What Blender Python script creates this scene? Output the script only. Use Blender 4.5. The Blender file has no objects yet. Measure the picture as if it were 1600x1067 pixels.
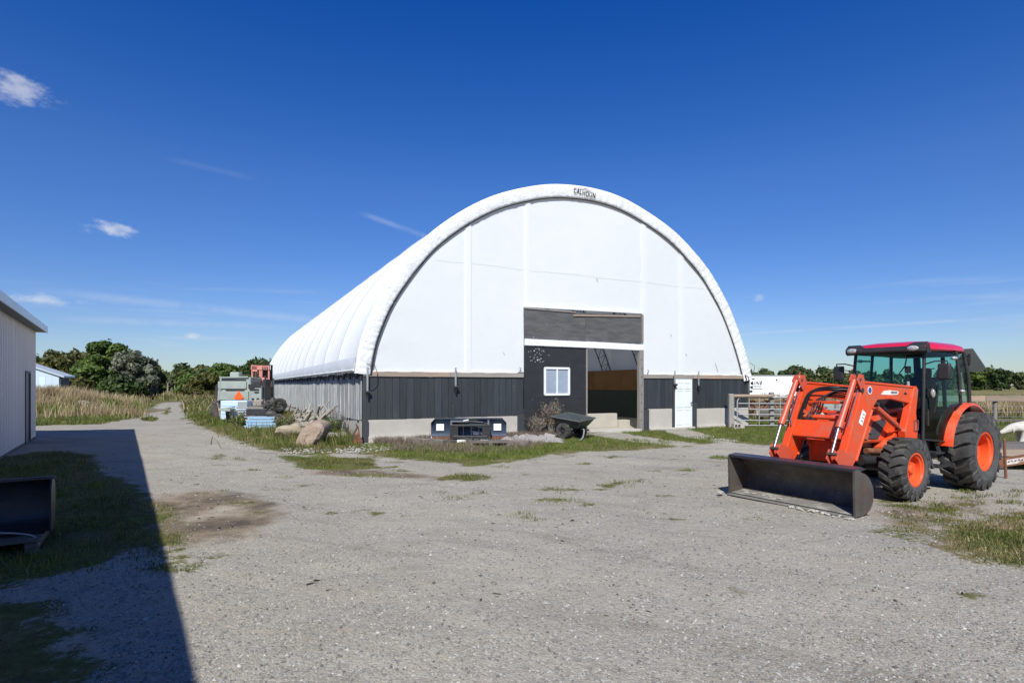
import bpy, math, random
import numpy as np
from mathutils import Vector, Matrix
random.seed(7); rng = np.random.default_rng(7)
S = bpy.context.scene
COL = S.collection
R = math.radians

# ------------------------------------------------------------------ camera
cam_d = bpy.data.cameras.new('camera'); cam = bpy.data.objects.new('camera', cam_d); COL.objects.link(cam)
cam.location = (0, 0, 1.67); cam.rotation_euler = (R(90), 0, 0)
cam_d.sensor_width = 36; cam_d.lens = 20.25
cam_d.shift_y = 68.5 / 1600
cam_d.clip_start = 0.05; cam_d.clip_end = 6000
S.camera = cam
S.view_settings.view_transform = 'Standard'; S.view_settings.look = 'None'
S.view_settings.gamma = 1; S.view_settings.exposure = 0.25; S.view_settings.use_curve_mapping = False
S.render.engine = 'CYCLES'
S.cycles.max_bounces = 8; S.cycles.transparent_max_bounces = 12

# ------------------------------------------------------------------ node helper
class NT:
    def __init__(s, nt): s.nt = nt; nt.nodes.clear()
    def n(s, t, **k):
        x = s.nt.nodes.new(t)
        for a, b in k.items(): setattr(x, a, b)
        return x
    def set(s, sock, v):
        if isinstance(v, bpy.types.NodeSocket): s.nt.links.new(v, sock)
        elif v is not None:
            if sock.type == 'RGBA' and len(v) == 3: v = (*v, 1)
            sock.default_value = v
    def math(s, op, a, b=None, c=None, clamp=False):
        x = s.n('ShaderNodeMath', operation=op, use_clamp=clamp)
        s.set(x.inputs[0], a); s.set(x.inputs[1], b); s.set(x.inputs[2], c)
        return x.outputs[0]
    def vmath(s, op, a, b=None, out=0):
        x = s.n('ShaderNodeVectorMath', operation=op)
        s.set(x.inputs[0], a)
        if b is not None: s.set(x.inputs[1], b)
        return x.outputs[out]
    def mul(s, v, k): return s.vmath('MULTIPLY', v, k)
    def noise(s, vec, scale, detail=4, rough=.6, dist=0, col=False):
        x = s.n('ShaderNodeTexNoise'); s.set(x.inputs['Vector'], vec)
        x.inputs['Scale'].default_value = scale; x.inputs['Detail'].default_value = detail
        x.inputs['Roughness'].default_value = rough; x.inputs['Distortion'].default_value = dist
        return x.outputs['Color' if col else 'Fac']
    def vor(s, vec, scale, out='Color', feature='F1', rnd=1):
        x = s.n('ShaderNodeTexVoronoi', feature=feature); s.set(x.inputs['Vector'], vec)
        x.inputs['Scale'].default_value = scale; x.inputs['Randomness'].default_value = rnd
        return x.outputs[out]
    def ramp(s, f, *st):
        x = s.n('ShaderNodeValToRGB'); s.set(x.inputs[0], f)
        e = x.color_ramp.elements
        while len(e) < len(st): e.new(.5)
        for i, (p, c) in enumerate(st):
            e[i].position = p
            if not hasattr(c, '__len__'): c = (c, c, c)
            e[i].color = (*c, 1) if len(c) == 3 else c
        return x.outputs[0]
    def mix(s, f, a, b, mode='MIX'):
        x = s.n('ShaderNodeMix', data_type='RGBA', blend_type=mode, clamp_factor=True)
        s.set(x.inputs[0], f); s.set(x.inputs[6], a); s.set(x.inputs[7], b)
        return x.outputs[2]
    def sep(s, v):
        x = s.n('ShaderNodeSeparateXYZ'); s.set(x.inputs[0], v); return x.outputs
    def sstep(s, v, a, b):
        x = s.n('ShaderNodeMapRange', interpolation_type='SMOOTHSTEP'); s.set(x.inputs[0], v)
        x.inputs[1].default_value = a; x.inputs[2].default_value = b
        return x.outputs[0]

# ------------------------------------------------------------------ sun and sky
SUN = Vector((-.11, -1.03, 1)).normalized()
sd = bpy.data.lights.new('sun', 'SUN'); sd.energy = 4.9; sd.angle = R(.53); sd.color = (1, .975, .88)
so = bpy.data.objects.new('sun', sd); COL.objects.link(so); so.location = (0, -20, 30)
so.rotation_euler = SUN.to_track_quat('Z', 'Y').to_euler()
world = bpy.data.worlds.new('World'); S.world = world; world.use_nodes = True
w = NT(world.node_tree)
sky = w.n('ShaderNodeTexSky', sky_type='NISHITA'); sky.sun_disc = False
sky.sun_elevation = math.asin(SUN.z); sky.sun_rotation = math.atan2(SUN.x, SUN.y)
sky.air_density = 1.0; sky.dust_density = 0.25; sky.ozone_density = 3.5; sky.altitude = 200
tc = w.n('ShaderNodeTexCoord').outputs['Generated']
dx, dy, dz = w.sep(tc)
hsv = w.n('ShaderNodeHueSaturation'); w.set(hsv.inputs['Color'], sky.outputs[0]); hsv.inputs['Saturation'].default_value = 1.30
skycol = w.mix(1.0, hsv.outputs[0], (.84, .95, 1.13), 'MULTIPLY')
skycol = w.mix(1.0, skycol, w.ramp(w.math('ABSOLUTE', dz), (0, (.86, .86, .88)), (.12, (1.1, .92, .99)), (.32, (1.25, .98, 1.10)), (.56, (.34, .76, 1.15)), (1, (.35, .74, .95))), 'MULTIPLY')
# thin cirrus streaks low in the sky, all round
cz = w.mul(tc, (2.2, 2.2, 34))
st1 = w.noise(cz, 1.6, 5, .6, .35)
st = w.sstep(st1, .50, .74)
el = w.math('MULTIPLY', w.sstep(dz, .02, .07), w.math('SUBTRACT', 1.0, w.sstep(dz, .11, .18)))
patch = w.sstep(w.noise(w.mul(tc, (1, 1, 1)), 2.2, 2), .42, .62)
cirrus = w.math('MULTIPLY', w.math('MULTIPLY', st, el), w.math('MULTIPLY', patch, .34))
def px_dir(x, y): return Vector(((x - 800) / 900, 1, (602 - y) / 900)).normalized()
def puff(x, y, wd, ht, seed, dens):
    d = px_dir(x, y)
    q = w.vmath('SUBTRACT', tc, tuple(d)); q = w.mul(q, (900 / wd, 900 / wd, 900 / ht))
    r = w.vmath('LENGTH', q, out=1)
    nz = w.noise(w.vmath('ADD', w.mul(tc, (1, 1, 1.9)), (seed, 0, 0)), 34, 6, .62)
    f = w.math('SUBTRACT', w.math('MULTIPLY', nz, 1.9), r)
    return w.math('MULTIPLY', w.sstep(f, .25, 1.0), dens)
cl = None
for a in [(172, 358, 44, 15, 1, .6), (28, 140, 44, 26, 2, .5), (58, 468, 60, 11, 3, .5), (298, 525, 20, 8, 4, .55), (1186, 466, 14, 9, 5, .25), (-160, 300, 70, 26, 6, .7), (1900, 380, 60, 20, 7, .5)]:
    p = puff(*a); cl = p if cl is None else w.math('MAXIMUM', cl, p)
def trail(x0, y0, x1, y1, wd, dens):
    a, b = px_dir(x0, y0), px_dir(x1, y1); n = a.cross(b).normalized(); m = (a + b).normalized(); L = (b - a).length / 2; t = (b - a).normalized()
    dist = w.math('ABSOLUTE', w.vmath('DOT_PRODUCT', tc, tuple(n), out=1))
    al = w.math('ABSOLUTE', w.vmath('DOT_PRODUCT', w.vmath('SUBTRACT', tc, tuple(m)), tuple(t), out=1))
    f = w.math('MULTIPLY', w.math('SUBTRACT', 1.0, w.sstep(dist, 0, wd / 900)), w.math('SUBTRACT', 1.0, w.sstep(al, L * .5, L)))
    f = w.math('MULTIPLY', f, w.sstep(w.noise(tc, 30, 4), .2, .6))
    return w.math('MULTIPLY', f, w.math('MULTIPLY', w.sstep(w.vmath('DOT_PRODUCT', tc, tuple(m), out=1), .5, .8), dens))
for a in [(555, 330, 690, 378, 6, .17), (1110, 525, 1640, 492, 3.2, .18), (250, 245, 420, 285, 6, .04), (0, 447, 620, 515, 9, .16), (60, 497, 470, 512, 7, .14)]:
    cl = w.math('MAXIMUM', cl, trail(*a))
cov = w.math('MAXIMUM', cl, cirrus)
final = w.mix(cov, skycol, (8.2, 8.4, 8.8))
bg = w.n('ShaderNodeBackground'); w.set(bg.inputs[0], final); bg.inputs[1].default_value = .083
wo = w.n('ShaderNodeOutputWorld'); w.nt.links.new(bg.outputs[0], wo.inputs[0])

# ------------------------------------------------------------------ materials
MATS = {}
def material(name, base, rough=.7, metal=0, var=None, vs=3, vstretch=(1, 1, 1), bump=0, bs=30, bstretch=None, dirt=None, ds=2.0, dt=(.5, .68), rand=0, spec=.5, coat=0, trans=0, alpha_glass=None, fleck=None):
    """base colour, second colour 'var' blended by noise, 'dirt' colour in patches, 'rand' value change per object"""
    if name in MATS: return MATS[name]
    m = bpy.data.materials.new(name); m.use_nodes = True; t = NT(m.node_tree)
    co = t.n('ShaderNodeTexCoord').outputs['Object']
    oi = t.n('ShaderNodeObjectInfo')
    co = t.vmath('ADD', co, t.vmath('SCALE', oi.outputs['Random'], None) if False else w_off(t, oi))
    c = base
    if var is not None: c = t.mix(t.ramp(t.noise(t.mul(co, vstretch), vs, 6, .65), (.3, 0), (.7, 1)), base, var)
    if dirt is not None: c = t.mix(t.ramp(t.noise(t.mul(co, vstretch), ds, 8, .7, .3), (dt[0], 0), (dt[1], 1)), c, dirt)
    if fleck is not None: c = t.mix(t.ramp(t.noise(co, fleck[1], 2, .5), (fleck[2], 0), (fleck[2] + .03, 1)), c, fleck[0])
    if rand:
        h = t.n('ShaderNodeHueSaturation'); t.set(h.inputs['Color'], c)
        t.set(h.inputs['Value'], t.math('MULTIPLY_ADD', oi.outputs['Random'], rand * 2, 1 - rand)); c = h.outputs[0]
    p = t.n('ShaderNodeBsdfPrincipled'); t.set(p.inputs['Base Color'], c)
    p.inputs['Roughness'].default_value = rough; p.inputs['Metallic'].default_value = metal
    p.inputs['Specular IOR Level'].default_value = spec; p.inputs['Coat Weight'].default_value = coat
    p.inputs['Coat Roughness'].default_value = .12
    if bump:
        b = t.n('ShaderNodeBump'); b.inputs['Strength'].default_value = 1; b.inputs['Distance'].default_value = bump
        t.set(b.inputs['Height'], t.noise(t.mul(co, bstretch or vstretch), bs, 5, .6)); t.set(p.inputs['Normal'], b.outputs[0])
    sh = p.outputs[0]
    if trans:
        tr = t.n('ShaderNodeBsdfTranslucent'); t.set(tr.inputs[0], t.mix(1.0, c, (1.0, .92, .78), 'MULTIPLY')); ms = t.n('ShaderNodeMixShader'); ms.inputs[0].default_value = trans
        t.set(ms.inputs[1], sh); t.set(ms.inputs[2], tr.outputs[0]); sh = ms.outputs[0]
    if alpha_glass is not None:
        tp = t.n('ShaderNodeBsdfTransparent'); tp.inputs[0].default_value = (*alpha_glass, 1)
        gl = t.n('ShaderNodeBsdfGlossy'); gl.inputs['Roughness'].default_value = .03
        fr = t.n('ShaderNodeFresnel'); fr.inputs[0].default_value = 1.5
        ms = t.n('ShaderNodeMixShader'); t.set(ms.inputs[0], fr.outputs[0]); t.set(ms.inputs[1], tp.outputs[0]); t.set(ms.inputs[2], gl.outputs[0]); sh = ms.outputs[0]
    o = t.n('ShaderNodeOutputMaterial'); t.set(o.inputs[0], sh)
    MATS[name] = m; return m
def w_off(t, oi):
    x = t.n('ShaderNodeCombineXYZ'); t.set(x.inputs[0], t.math('MULTIPLY', oi.outputs['Random'], 37.0)); t.set(x.inputs[1], t.math('MULTIPLY', oi.outputs['Random'], 17.0))
    return x.outputs[0]
def leafmat(name, lo, mid, hi, trans=.25, rough=.6):
    m = bpy.data.materials.new(name); m.use_nodes = True; t = NT(m.node_tree)
    a = t.n('ShaderNodeAttribute', attribute_name='tint')
    c = t.ramp(a.outputs['Fac'], (0, lo), (.5, mid), (1, hi))
    p = t.n('ShaderNodeBsdfPrincipled'); t.set(p.inputs['Base Color'], c); p.inputs['Roughness'].default_value = rough
    p.inputs['Specular IOR Level'].default_value = .3
    tr = t.n('ShaderNodeBsdfTranslucent'); t.set(tr.inputs[0], c)
    ms = t.n('ShaderNodeMixShader'); ms.inputs[0].default_value = trans; t.set(ms.inputs[1], p.outputs[0]); t.set(ms.inputs[2], tr.outputs[0])
    o = t.n('ShaderNodeOutputMaterial'); t.set(o.inputs[0], ms.outputs[0]); return m

FAB = material('white_fabric', (.84, .87, .90), .62, var=(.86, .885, .91), vs=.7, bump=.012, bs=2.2, trans=.26, spec=.22, dirt=(.79, .82, .845), ds=.9, dt=(.62, .85))
FAB2 = material('white_band_fabric', (.82, .83, .83), .5, var=(.76, .77, .78), vs=1.5, bump=.03, bs=7, trans=.06, spec=.4)
FABGREY = material('valance_fabric', (.55, .58, .62), .5, var=(.66, .68, .71), vs=2, trans=.1)
SEAM = material('seam_tape', (.845, .872, .90), .62, var=(.86, .885, .91), vs=2, trans=.26)
SEAMSHADE = material('seam_and_rib_shadow_grey', (.42, .44, .47), .8)
BLACKC = material('cord_and_shadow_black', (.018, .018, .02), .6)
SIDING = material('charcoal_siding', (.023, .028, .033), .62, var=(.040, .046, .052), vs=3, vstretch=(6, 6, .5), bump=.002, bs=12, rand=.22, dirt=(.085, .09, .095), ds=2.2, dt=(.60, .85), fleck=((.3, .31, .3), 16, .755))
GREYWOOD = material('weathered_grey_boards', (.40, .41, .42), .8, var=(.16, .165, .17), vs=4, vstretch=(7, 7, .35), bump=.006, bs=8, rand=.32, dirt=(.54, .55, .56), ds=3, dt=(.5, .75))
BROWNWOOD = material('weathered_brown_beam', (.36, .26, .18), .8, var=(.22, .19, .165), vs=2.5, vstretch=(.6, 5, 5), bump=.004, bs=12, dirt=(.46, .22, .10), ds=1.2, dt=(.55, .66), rand=.15)
GREYBEAM = material('weathered_grey_beam', (.33, .29, .25), .85, var=(.22, .20, .18), vs=2.5, vstretch=(.6, 5, 5), bump=.004, bs=12, rand=.15)
POSTG = material('grey_timber_post', (.30, .285, .26), .85, var=(.17, .16, .15), vs=3, vstretch=(6, 6, .5), bump=.006, bs=10, rand=.15)
DARKPOST = material('black_painted_post', (.028, .033, .038), .7, var=(.05, .055, .06), vs=4, vstretch=(4, 4, .6), bump=.003, bs=14, dirt=(.12, .13, .12), ds=3, dt=(.64, .8))
CONC = material('concrete', (.47, .44, .395), .85, var=(.40, .375, .34), vs=2.2, bump=.006, bs=9, dirt=(.30, .275, .24), ds=1.3, dt=(.56, .8), rand=.06)
CONCFL = material('concrete_floor', (.40, .37, .32), .9, var=(.3, .27, .23), vs=3, bump=.004, bs=20)
PLY = material('black_plywood', (.016, .018, .02), .6, var=(.026, .028, .031), vs=2.5, vstretch=(1, 1, 2), bump=.002, bs=30, dirt=(.06, .062, .066), ds=1.8, dt=(.62, .9), fleck=((.45, .46, .47), 13, .745))
PLYW = material('worn_grey_plywood', (.062, .062, .066), .75, var=(.12, .118, .12), vs=2.0, vstretch=(.8, 1, 4), bump=.004, bs=16, dirt=(.20, .17, .15), ds=2.6, dt=(.58, .78), fleck=((.5, .5, .5), 11, .74))
WHITEP = material('white_painted_trim', (.80, .81, .82), .5, var=(.74, .75, .76), vs=3, bump=.001)
DOORW = material('white_steel_door', (.74, .79, .79), .4, var=(.70, .75, .755), vs=2)
OSB = material('brown_board', (.24, .125, .045), .7, var=(.17, .085, .03), vs=2, vstretch=(3, .6, 1), rand=.12)
DKGREEN = material('dark_green_board', (.020, .035, .030), .7, var=(.03, .045, .04), vs=2)
GLASSW = material('window_pane_glass', (.25, .30, .38), .12, spec=.8, var=(.32, .38, .47), vs=3)
TRUSS = material('dark_truss_steel', (.035, .035, .04), .6, metal=.3)
GALV = material('galvanised_steel', (.52, .52, .52), .45, metal=.55, var=(.40, .39, .38), vs=6, bump=.001, dirt=(.30, .2, .13), ds=5, dt=(.66, .8))
RUST = material('rusty_iron', (.20, .075, .035), .85, var=(.10, .045, .03), vs=9, bump=.004, bs=30, dirt=(.30, .14, .07), ds=6, dt=(.5, .7))
RUSTD = material('dark_rusty_iron', (.11, .06, .045), .85, var=(.055, .035, .03), vs=9, bump=.003, bs=30)
STEEL = material('worn_bare_steel', (.105, .095, .088), .5, metal=.35, var=(.06, .055, .05), vs=5, bump=.002, bs=12, dirt=(.17, .145, .12), ds=2.2, dt=(.48, .7), fleck=((.30, .28, .26), 34, .70))
CHROME = material('chrome_rod', (.40, .41, .43), .4, metal=1)
ORANGE = material('orange_tractor_paint', (.80, .075, .012), .32, var=(.72, .062, .012), vs=3, coat=.25, dirt=(.38, .17, .095), ds=3.0, dt=(.50, .74), bump=.0008, bs=40, fleck=((.26, .15, .10), 30, .66))
ORANGED = material('faded_orange_cylinder_paint', (.62, .075, .03), .4, var=(.50, .10, .06), vs=6, dirt=(.25, .10, .06), ds=9, dt=(.6, .75))
RIMORG = material('orange_rim_paint', (.82, .10, .022), .4, var=(.70, .085, .025), vs=7, dirt=(.55, .16, .08), ds=8, dt=(.6, .8))
REDROOF = material('red_cab_roof', (.68, .014, .045), .28, coat=.5, var=(.58, .012, .04), vs=2)
BLACKP = material('black_plastic', (.016, .017, .018), .5, var=(.03, .03, .03), vs=6)
BLACKM = material('black_painted_steel', (.018, .02, .023), .42, var=(.04, .04, .042), vs=6, dirt=(.10, .085, .07), ds=5, dt=(.6, .8))
RUBBER = material('tyre_rubber', (.024, .024, .024), .66, var=(.065, .062, .058), vs=9, dirt=(.17, .16, .14), ds=4, dt=(.52, .82), bump=.002, bs=25)
RUBBERD = material('dusty_tyre_sidewall', (.045, .045, .044), .8, var=(.085, .082, .078), vs=5, dirt=(.15, .14, .125), ds=3, dt=(.5, .8), bump=.001)
TINT = material('tinted_cab_glass', (.3, .5, .5), alpha_glass=(.50, .80, .78))
LENS = material('lamp_lens', (.50, .51, .52), .15, var=(.2, .2, .21), vs=30, bump=.003, bs=40, coat=.8)
MESHD = material('dark_mesh_vent', (.05, .055, .06), .7, bump=.004, bs=120)
WDECAL = material('white_decal', (.82, .82, .8), .4)
BDECAL = material('blue_decal', (.04, .07, .28), .4)
NAVY = material('navy_blade_paint', (.020, .034, .062), .35, coat=.3, var=(.03, .05, .085), vs=3, dirt=(.12, .1, .09), ds=4, dt=(.66, .85))
SMV = material('slow_vehicle_orange', (.95, .12, .02), .4)
SMVB = material('grey_sign_back', (.10, .115, .11), .5, metal=.3, var=(.13, .14, .13), vs=4)
SEATF = material('dark_seat_vinyl', (.02, .02, .022), .6)
WPANEL = material('off_white_metal_siding', (.80, .735, .67), .5, var=(.74, .68, .62), vs=1.5, vstretch=(3, 3, .3), dirt=(.60, .575, .55), ds=2, dt=(.55, .8), rand=.04)
WPANEL2 = material('pale_blue_metal_siding', (.50, .60, .68), .5, rand=.08)
ROOFM = material('pale_metal_roof', (.55, .6, .64), .4, metal=.3, var=(.5, .55, .58), vs=2)
FASC = material('pale_blue_fascia', (.62, .74, .80), .4)
TRIMD = material('dark_door_grey', (.07, .08, .09), .5)
GREYGREEN = material('faded_grey_green_metal', (.32, .37, .34), .6, var=(.25, .28, .26), vs=2.5, dirt=(.30, .20, .14), ds=3, dt=(.58, .75), bump=.003, bs=6)
PINKRED = material('sun_faded_red_metal', (.58, .20, .165), .7, var=(.48, .22, .18), vs=4, dirt=(.28, .14, .10), ds=6, dt=(.55, .75))
BLUEW = material('pale_blue_enamel', (.46, .60, .78), .4, var=(.55, .66, .78), vs=3, dirt=(.35, .3, .26), ds=5, dt=(.62, .8))
BLUEC = material('blue_crate_plastic', (.25, .45, .68), .5, var=(.32, .52, .72), vs=4)
BARK = material('grey_bark', (.16, .145, .125), .9, var=(.085, .075, .065), vs=6, vstretch=(3, 3, .6), bump=.01, bs=12)
LOGW = material('bleached_logs', (.36, .33, .285), .9, var=(.20, .18, .155), vs=7, bump=.008, bs=15, rand=.25)
ROCKB = material('tan_boulder_rock', (.35, .26, .195), .95, var=(.24, .185, .145), vs=5, bump=.07, bs=5, dirt=(.42, .36, .30), ds=3, dt=(.52, .75))
ROCKW = material('pale_limestone', (.36, .335, .295), .9, var=(.38, .36, .33), vs=5, bump=.01, bs=14, rand=.15)
TARP = material('grey_brown_tarp', (.30, .275, .265), .8, var=(.20, .185, .18), vs=3, bump=.01, bs=12)
PALLET = material('weathered_pallet_wood', (.19, .165, .14), .9, var=(.10, .09, .08), vs=4, vstretch=(1, 6, 6), bump=.004, bs=14, rand=.2)
DOGF = material('white_dog_fur', (.60, .58, .53), .95, var=(.46, .43, .37), vs=8, bump=.015, bs=35)
NOSE = material('black_nose', (.02, .02, .02), .4)
TRAILW = material('white_trailer_skin', (.80, .81, .82), .4, var=(.74, .75, .76), vs=1)
GREYTXT = material('grey_lettering', (.18, .18, .19), .5)
BLKTXT = material('black_lettering', (.012, .012, .014), .5)
REDTXT = material('dull_red_mark', (.35, .05, .03), .5)
HOSE = material('black_hydraulic_hose', (.012, .012, .013), .45)
ROPE = material('grey_rope', (.4, .4, .38), .9)
GREENT = material('green_strap', (.02, .16, .12), .7)

LEAF_DARK = leafmat('dark_leaves', (.014, .027, .008), (.040, .070, .016), (.10, .145, .04))
LEAF_OLIVE = leafmat('olive_leaves', (.030, .036, .010), (.080, .090, .022), (.19, .16, .05))
LEAF_GREY = leafmat('grey_green_leaves', (.06, .072, .045), (.14, .155, .10), (.30, .31, .23))
LEAF_GREEN = leafmat('fresh_green_leaves', (.028, .055, .010), (.078, .125, .022), (.16, .22, .05))
LEAF_WOOD = leafmat('woodland_leaves', (.022, .036, .013), (.056, .082, .026), (.15, .145, .05), .15)
GRASSM = leafmat('short_green_grass', (.060, .085, .016), (.135, .185, .034), (.27, .28, .08), .35)
GRASSO = leafmat('olive_grass', (.062, .070, .020), (.130, .152, .038), (.27, .26, .09), .3)
DRYG = leafmat('dry_grass', (.17, .115, .06), (.36, .27, .15), (.55, .46, .29), .3)
DEADL = leafmat('dead_leaves', (.10, .070, .055), (.20, .155, .12), (.32, .27, .22), .2)

# ------------------------------------------------------------------ mesh builder
class MB:
    def __init__(s): s.v = []; s.f = []
    def add(s, vs, fs):
        o = len(s.v); s.v += [tuple(p) for p in vs]; s.f += [tuple(i + o for i in f) for f in fs]; return s
    def box(s, c, d, rot=None):
        hx, hy, hz = d[0] / 2, d[1] / 2, d[2] / 2
        P = [Vector((x, y, z)) for x in (-hx, hx) for y in (-hy, hy) for z in (-hz, hz)]
        if rot is not None: P = [rot @ p for p in P]
        c = Vector(c)
        return s.add([p + c for p in P], [(0, 1, 3, 2), (4, 6, 7, 5), (0, 4, 5, 1), (2, 3, 7, 6), (0, 2, 6, 4), (1, 5, 7, 3)])
    def bar(s, a, b, wy, wz, up=(0, 0, 1)):
        a, b = Vector(a), Vector(b); d = (b - a); L = d.length; x = d.normalized(); y = Vector(up).cross(x)
        if y.length < 1e-4: y = Vector((0, 1, 0)).cross(x)
        y.normalize(); z = x.cross(y)
        return s.box((a + b) / 2, (L, wy, wz), Matrix((x, y, z)).transposed())
    def prism(s, pts, a, b, axis='y'):
        f = {'y': lambda p, t: (p[0], t, p[1]), 'x': lambda p, t: (t, p[0], p[1]), 'z': lambda p, t: (p[0], p[1], t)}[axis]
        n = len(pts); vs = [f(p, a) for p in pts] + [f(p, b) for p in pts]
        return s.add(vs, [tuple(range(n - 1, -1, -1)), tuple(range(n, 2 * n))] + [(i, (i + 1) % n, n + (i + 1) % n, n + i) for i in range(n)])
    def tube(s, path, r, n=8, caps=True):
        path = [Vector(p) for p in path]; rs = r if hasattr(r, '__len__') else [r] * len(path)
        vs = []; fs = []; up = None
        for i, p in enumerate(path):
            t = (path[min(i + 1, len(path) - 1)] - path[max(i - 1, 0)]).normalized()
            if up is None: up = Vector((0, 0, 1)) if abs(t.z) < .9 else Vector((1, 0, 0))
            x = up.cross(t); x = x.normalized() if x.length > 1e-5 else Vector((1, 0, 0)); y = t.cross(x); up = y
            for k in range(n):
                a = 2 * math.pi * k / n; vs.append(p + x * math.cos(a) * rs[i] + y * math.sin(a) * rs[i])
        for i in range(len(path) - 1):
            for k in range(n): fs.append((i * n + k, i * n + (k + 1) % n, (i + 1) * n + (k + 1) % n, (i + 1) * n + k))
        if caps: fs += [tuple(range(n - 1, -1, -1)), tuple(range(len(vs) - n, len(vs)))]
        return s.add(vs, fs)
    def lathe(s, prof, n=32, axis='y', c=(0, 0, 0), closed=False):
        vs = []; fs = []; m = len(prof); c = Vector(c)
        for k in range(n):
            a = 2 * math.pi * k / n
            for r, h in prof:
                if axis == 'y': vs.append(c + Vector((r * math.cos(a), h, r * math.sin(a))))
                else: vs.append(c + Vector((r * math.cos(a), r * math.sin(a), h)))
        for k in range(n):
            k2 = (k + 1) % n
            for j in range(m if closed else m - 1):
                j2 = (j + 1) % m; fs.append((k * m + j, k * m + j2, k2 * m + j2, k2 * m + j))
        return s.add(vs, fs)
    def grid(s, rows):
        m = len(rows[0]); vs = [p for r in rows for p in r]
        return s.add(vs, [(i * m + j, i * m + j + 1, (i + 1) * m + j + 1, (i + 1) * m + j) for i in range(len(rows) - 1) for j in range(m - 1)])
    def ball(s, c, r, n=8, sx=1, sy=1, sz=1, jit=0):
        prof = []; c = Vector(c); rows = []
        for i in range(n + 1):
            th = math.pi * i / n; row = []
            for k in range(2 * n + 1):
                a = math.pi * (k % (2 * n)) / n
                row.append(c + Vector((math.sin(th) * math.cos(a) * sx, math.sin(th) * math.sin(a) * sy, math.cos(th) * sz)) * r)
            rows.append(row)
        return s.grid(rows)
    def build(s, name, mat, parent=None, bevel=0, smooth=None, seg=2, recalc=False):
        me = bpy.data.meshes.new(name); me.from_pydata(s.v, [], s.f); me.materials.append(mat)
        if recalc:
            import bmesh
            b = bmesh.new(); b.from_mesh(me); bmesh.ops.remove_doubles(b, verts=b.verts, dist=1e-5); bmesh.ops.recalc_face_normals(b, faces=b.faces); b.to_mesh(me); b.free()
        me.update()
        if smooth is not None:
            me.shade_smooth(); me.set_sharp_from_angle(angle=R(smooth))
        o = bpy.data.objects.new(name, me); COL.objects.link(o)
        if parent: o.parent = parent
        if bevel:
            m = o.modifiers.new('bevel', 'BEVEL'); m.width = bevel; m.segments = seg; m.limit_method = 'ANGLE'; m.angle_limit = R(40)
        return o
def tag(o, label=None, cat=None, group=None, kind=None):
    if label: o['label'] = label
    if cat: o['category'] = cat
    if group: o['group'] = group
    if kind: o['kind'] = kind
    return o
def thing(name, label, cat, loc=(0, 0, 0), rz=0, group=None):
    o = bpy.data.objects.new(name, None); COL.objects.link(o); o.location = loc; o.rotation_euler = (0, 0, rz); o.empty_display_size = .3
    return tag(o, label, cat, group)
def G(x, y, z=0):
    Y = 900 * (1.67 - z) / (y - 602); return Vector(((x - 800) / 900 * Y, Y, z))
def P(x, y, Y): return Vector(((x - 800) / 900 * Y, Y, 1.67 + (602 - y) / 900 * Y))
def np_mesh(name, verts, faces, mat, tint=None, parent=None, smooth=False):
    """verts (n,3); faces (m,k) all with k corners"""
    me = bpy.data.meshes.new(name); n, m, k = len(verts), len(faces), faces.shape[1]
    me.vertices.add(n); me.vertices.foreach_set('co', verts.astype(np.float32).ravel())
    me.loops.add(m * k); me.loops.foreach_set('vertex_index', faces.astype(np.int32).ravel())
    me.polygons.add(m); me.polygons.foreach_set('loop_start', np.arange(0, m * k, k, dtype=np.int32))
    try: me.polygons.foreach_set('loop_total', np.full(m, k, dtype=np.int32))
    except Exception: pass
    if tint is not None:
        a = me.attributes.new('tint', 'FLOAT', 'POINT'); a.data.foreach_set('value', tint.astype(np.float32))
    me.materials.append(mat); me.update(calc_edges=True); me.validate()
    if smooth: me.shade_smooth()
    o = bpy.data.objects.new(name, me); COL.objects.link(o)
    if parent: o.parent = parent
    return o
# ---- value noise in numpy
_tab = rng.random((256, 256))
def vnoise(x, y, s):
    x = np.asarray(x) * s + 100; y = np.asarray(y) * s + 100; xi = np.floor(x).astype(int); yi = np.floor(y).astype(int)
    fx = x - xi; fy = y - yi; fx = fx * fx * (3 - 2 * fx); fy = fy * fy * (3 - 2 * fy)
    g = lambda a, b: _tab[a % 256, b % 256]
    return (g(xi, yi) * (1 - fx) + g(xi + 1, yi) * fx) * (1 - fy) + (g(xi, yi + 1) * (1 - fx) + g(xi + 1, yi + 1) * fx) * fy
def fbm(x, y, s, o=4):
    v = 0; a = .5; t = 0
    for i in range(o): v = v + a * vnoise(x, y, s * 2 ** i + i * .37); t += a; a *= .5
    return v / t
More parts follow.
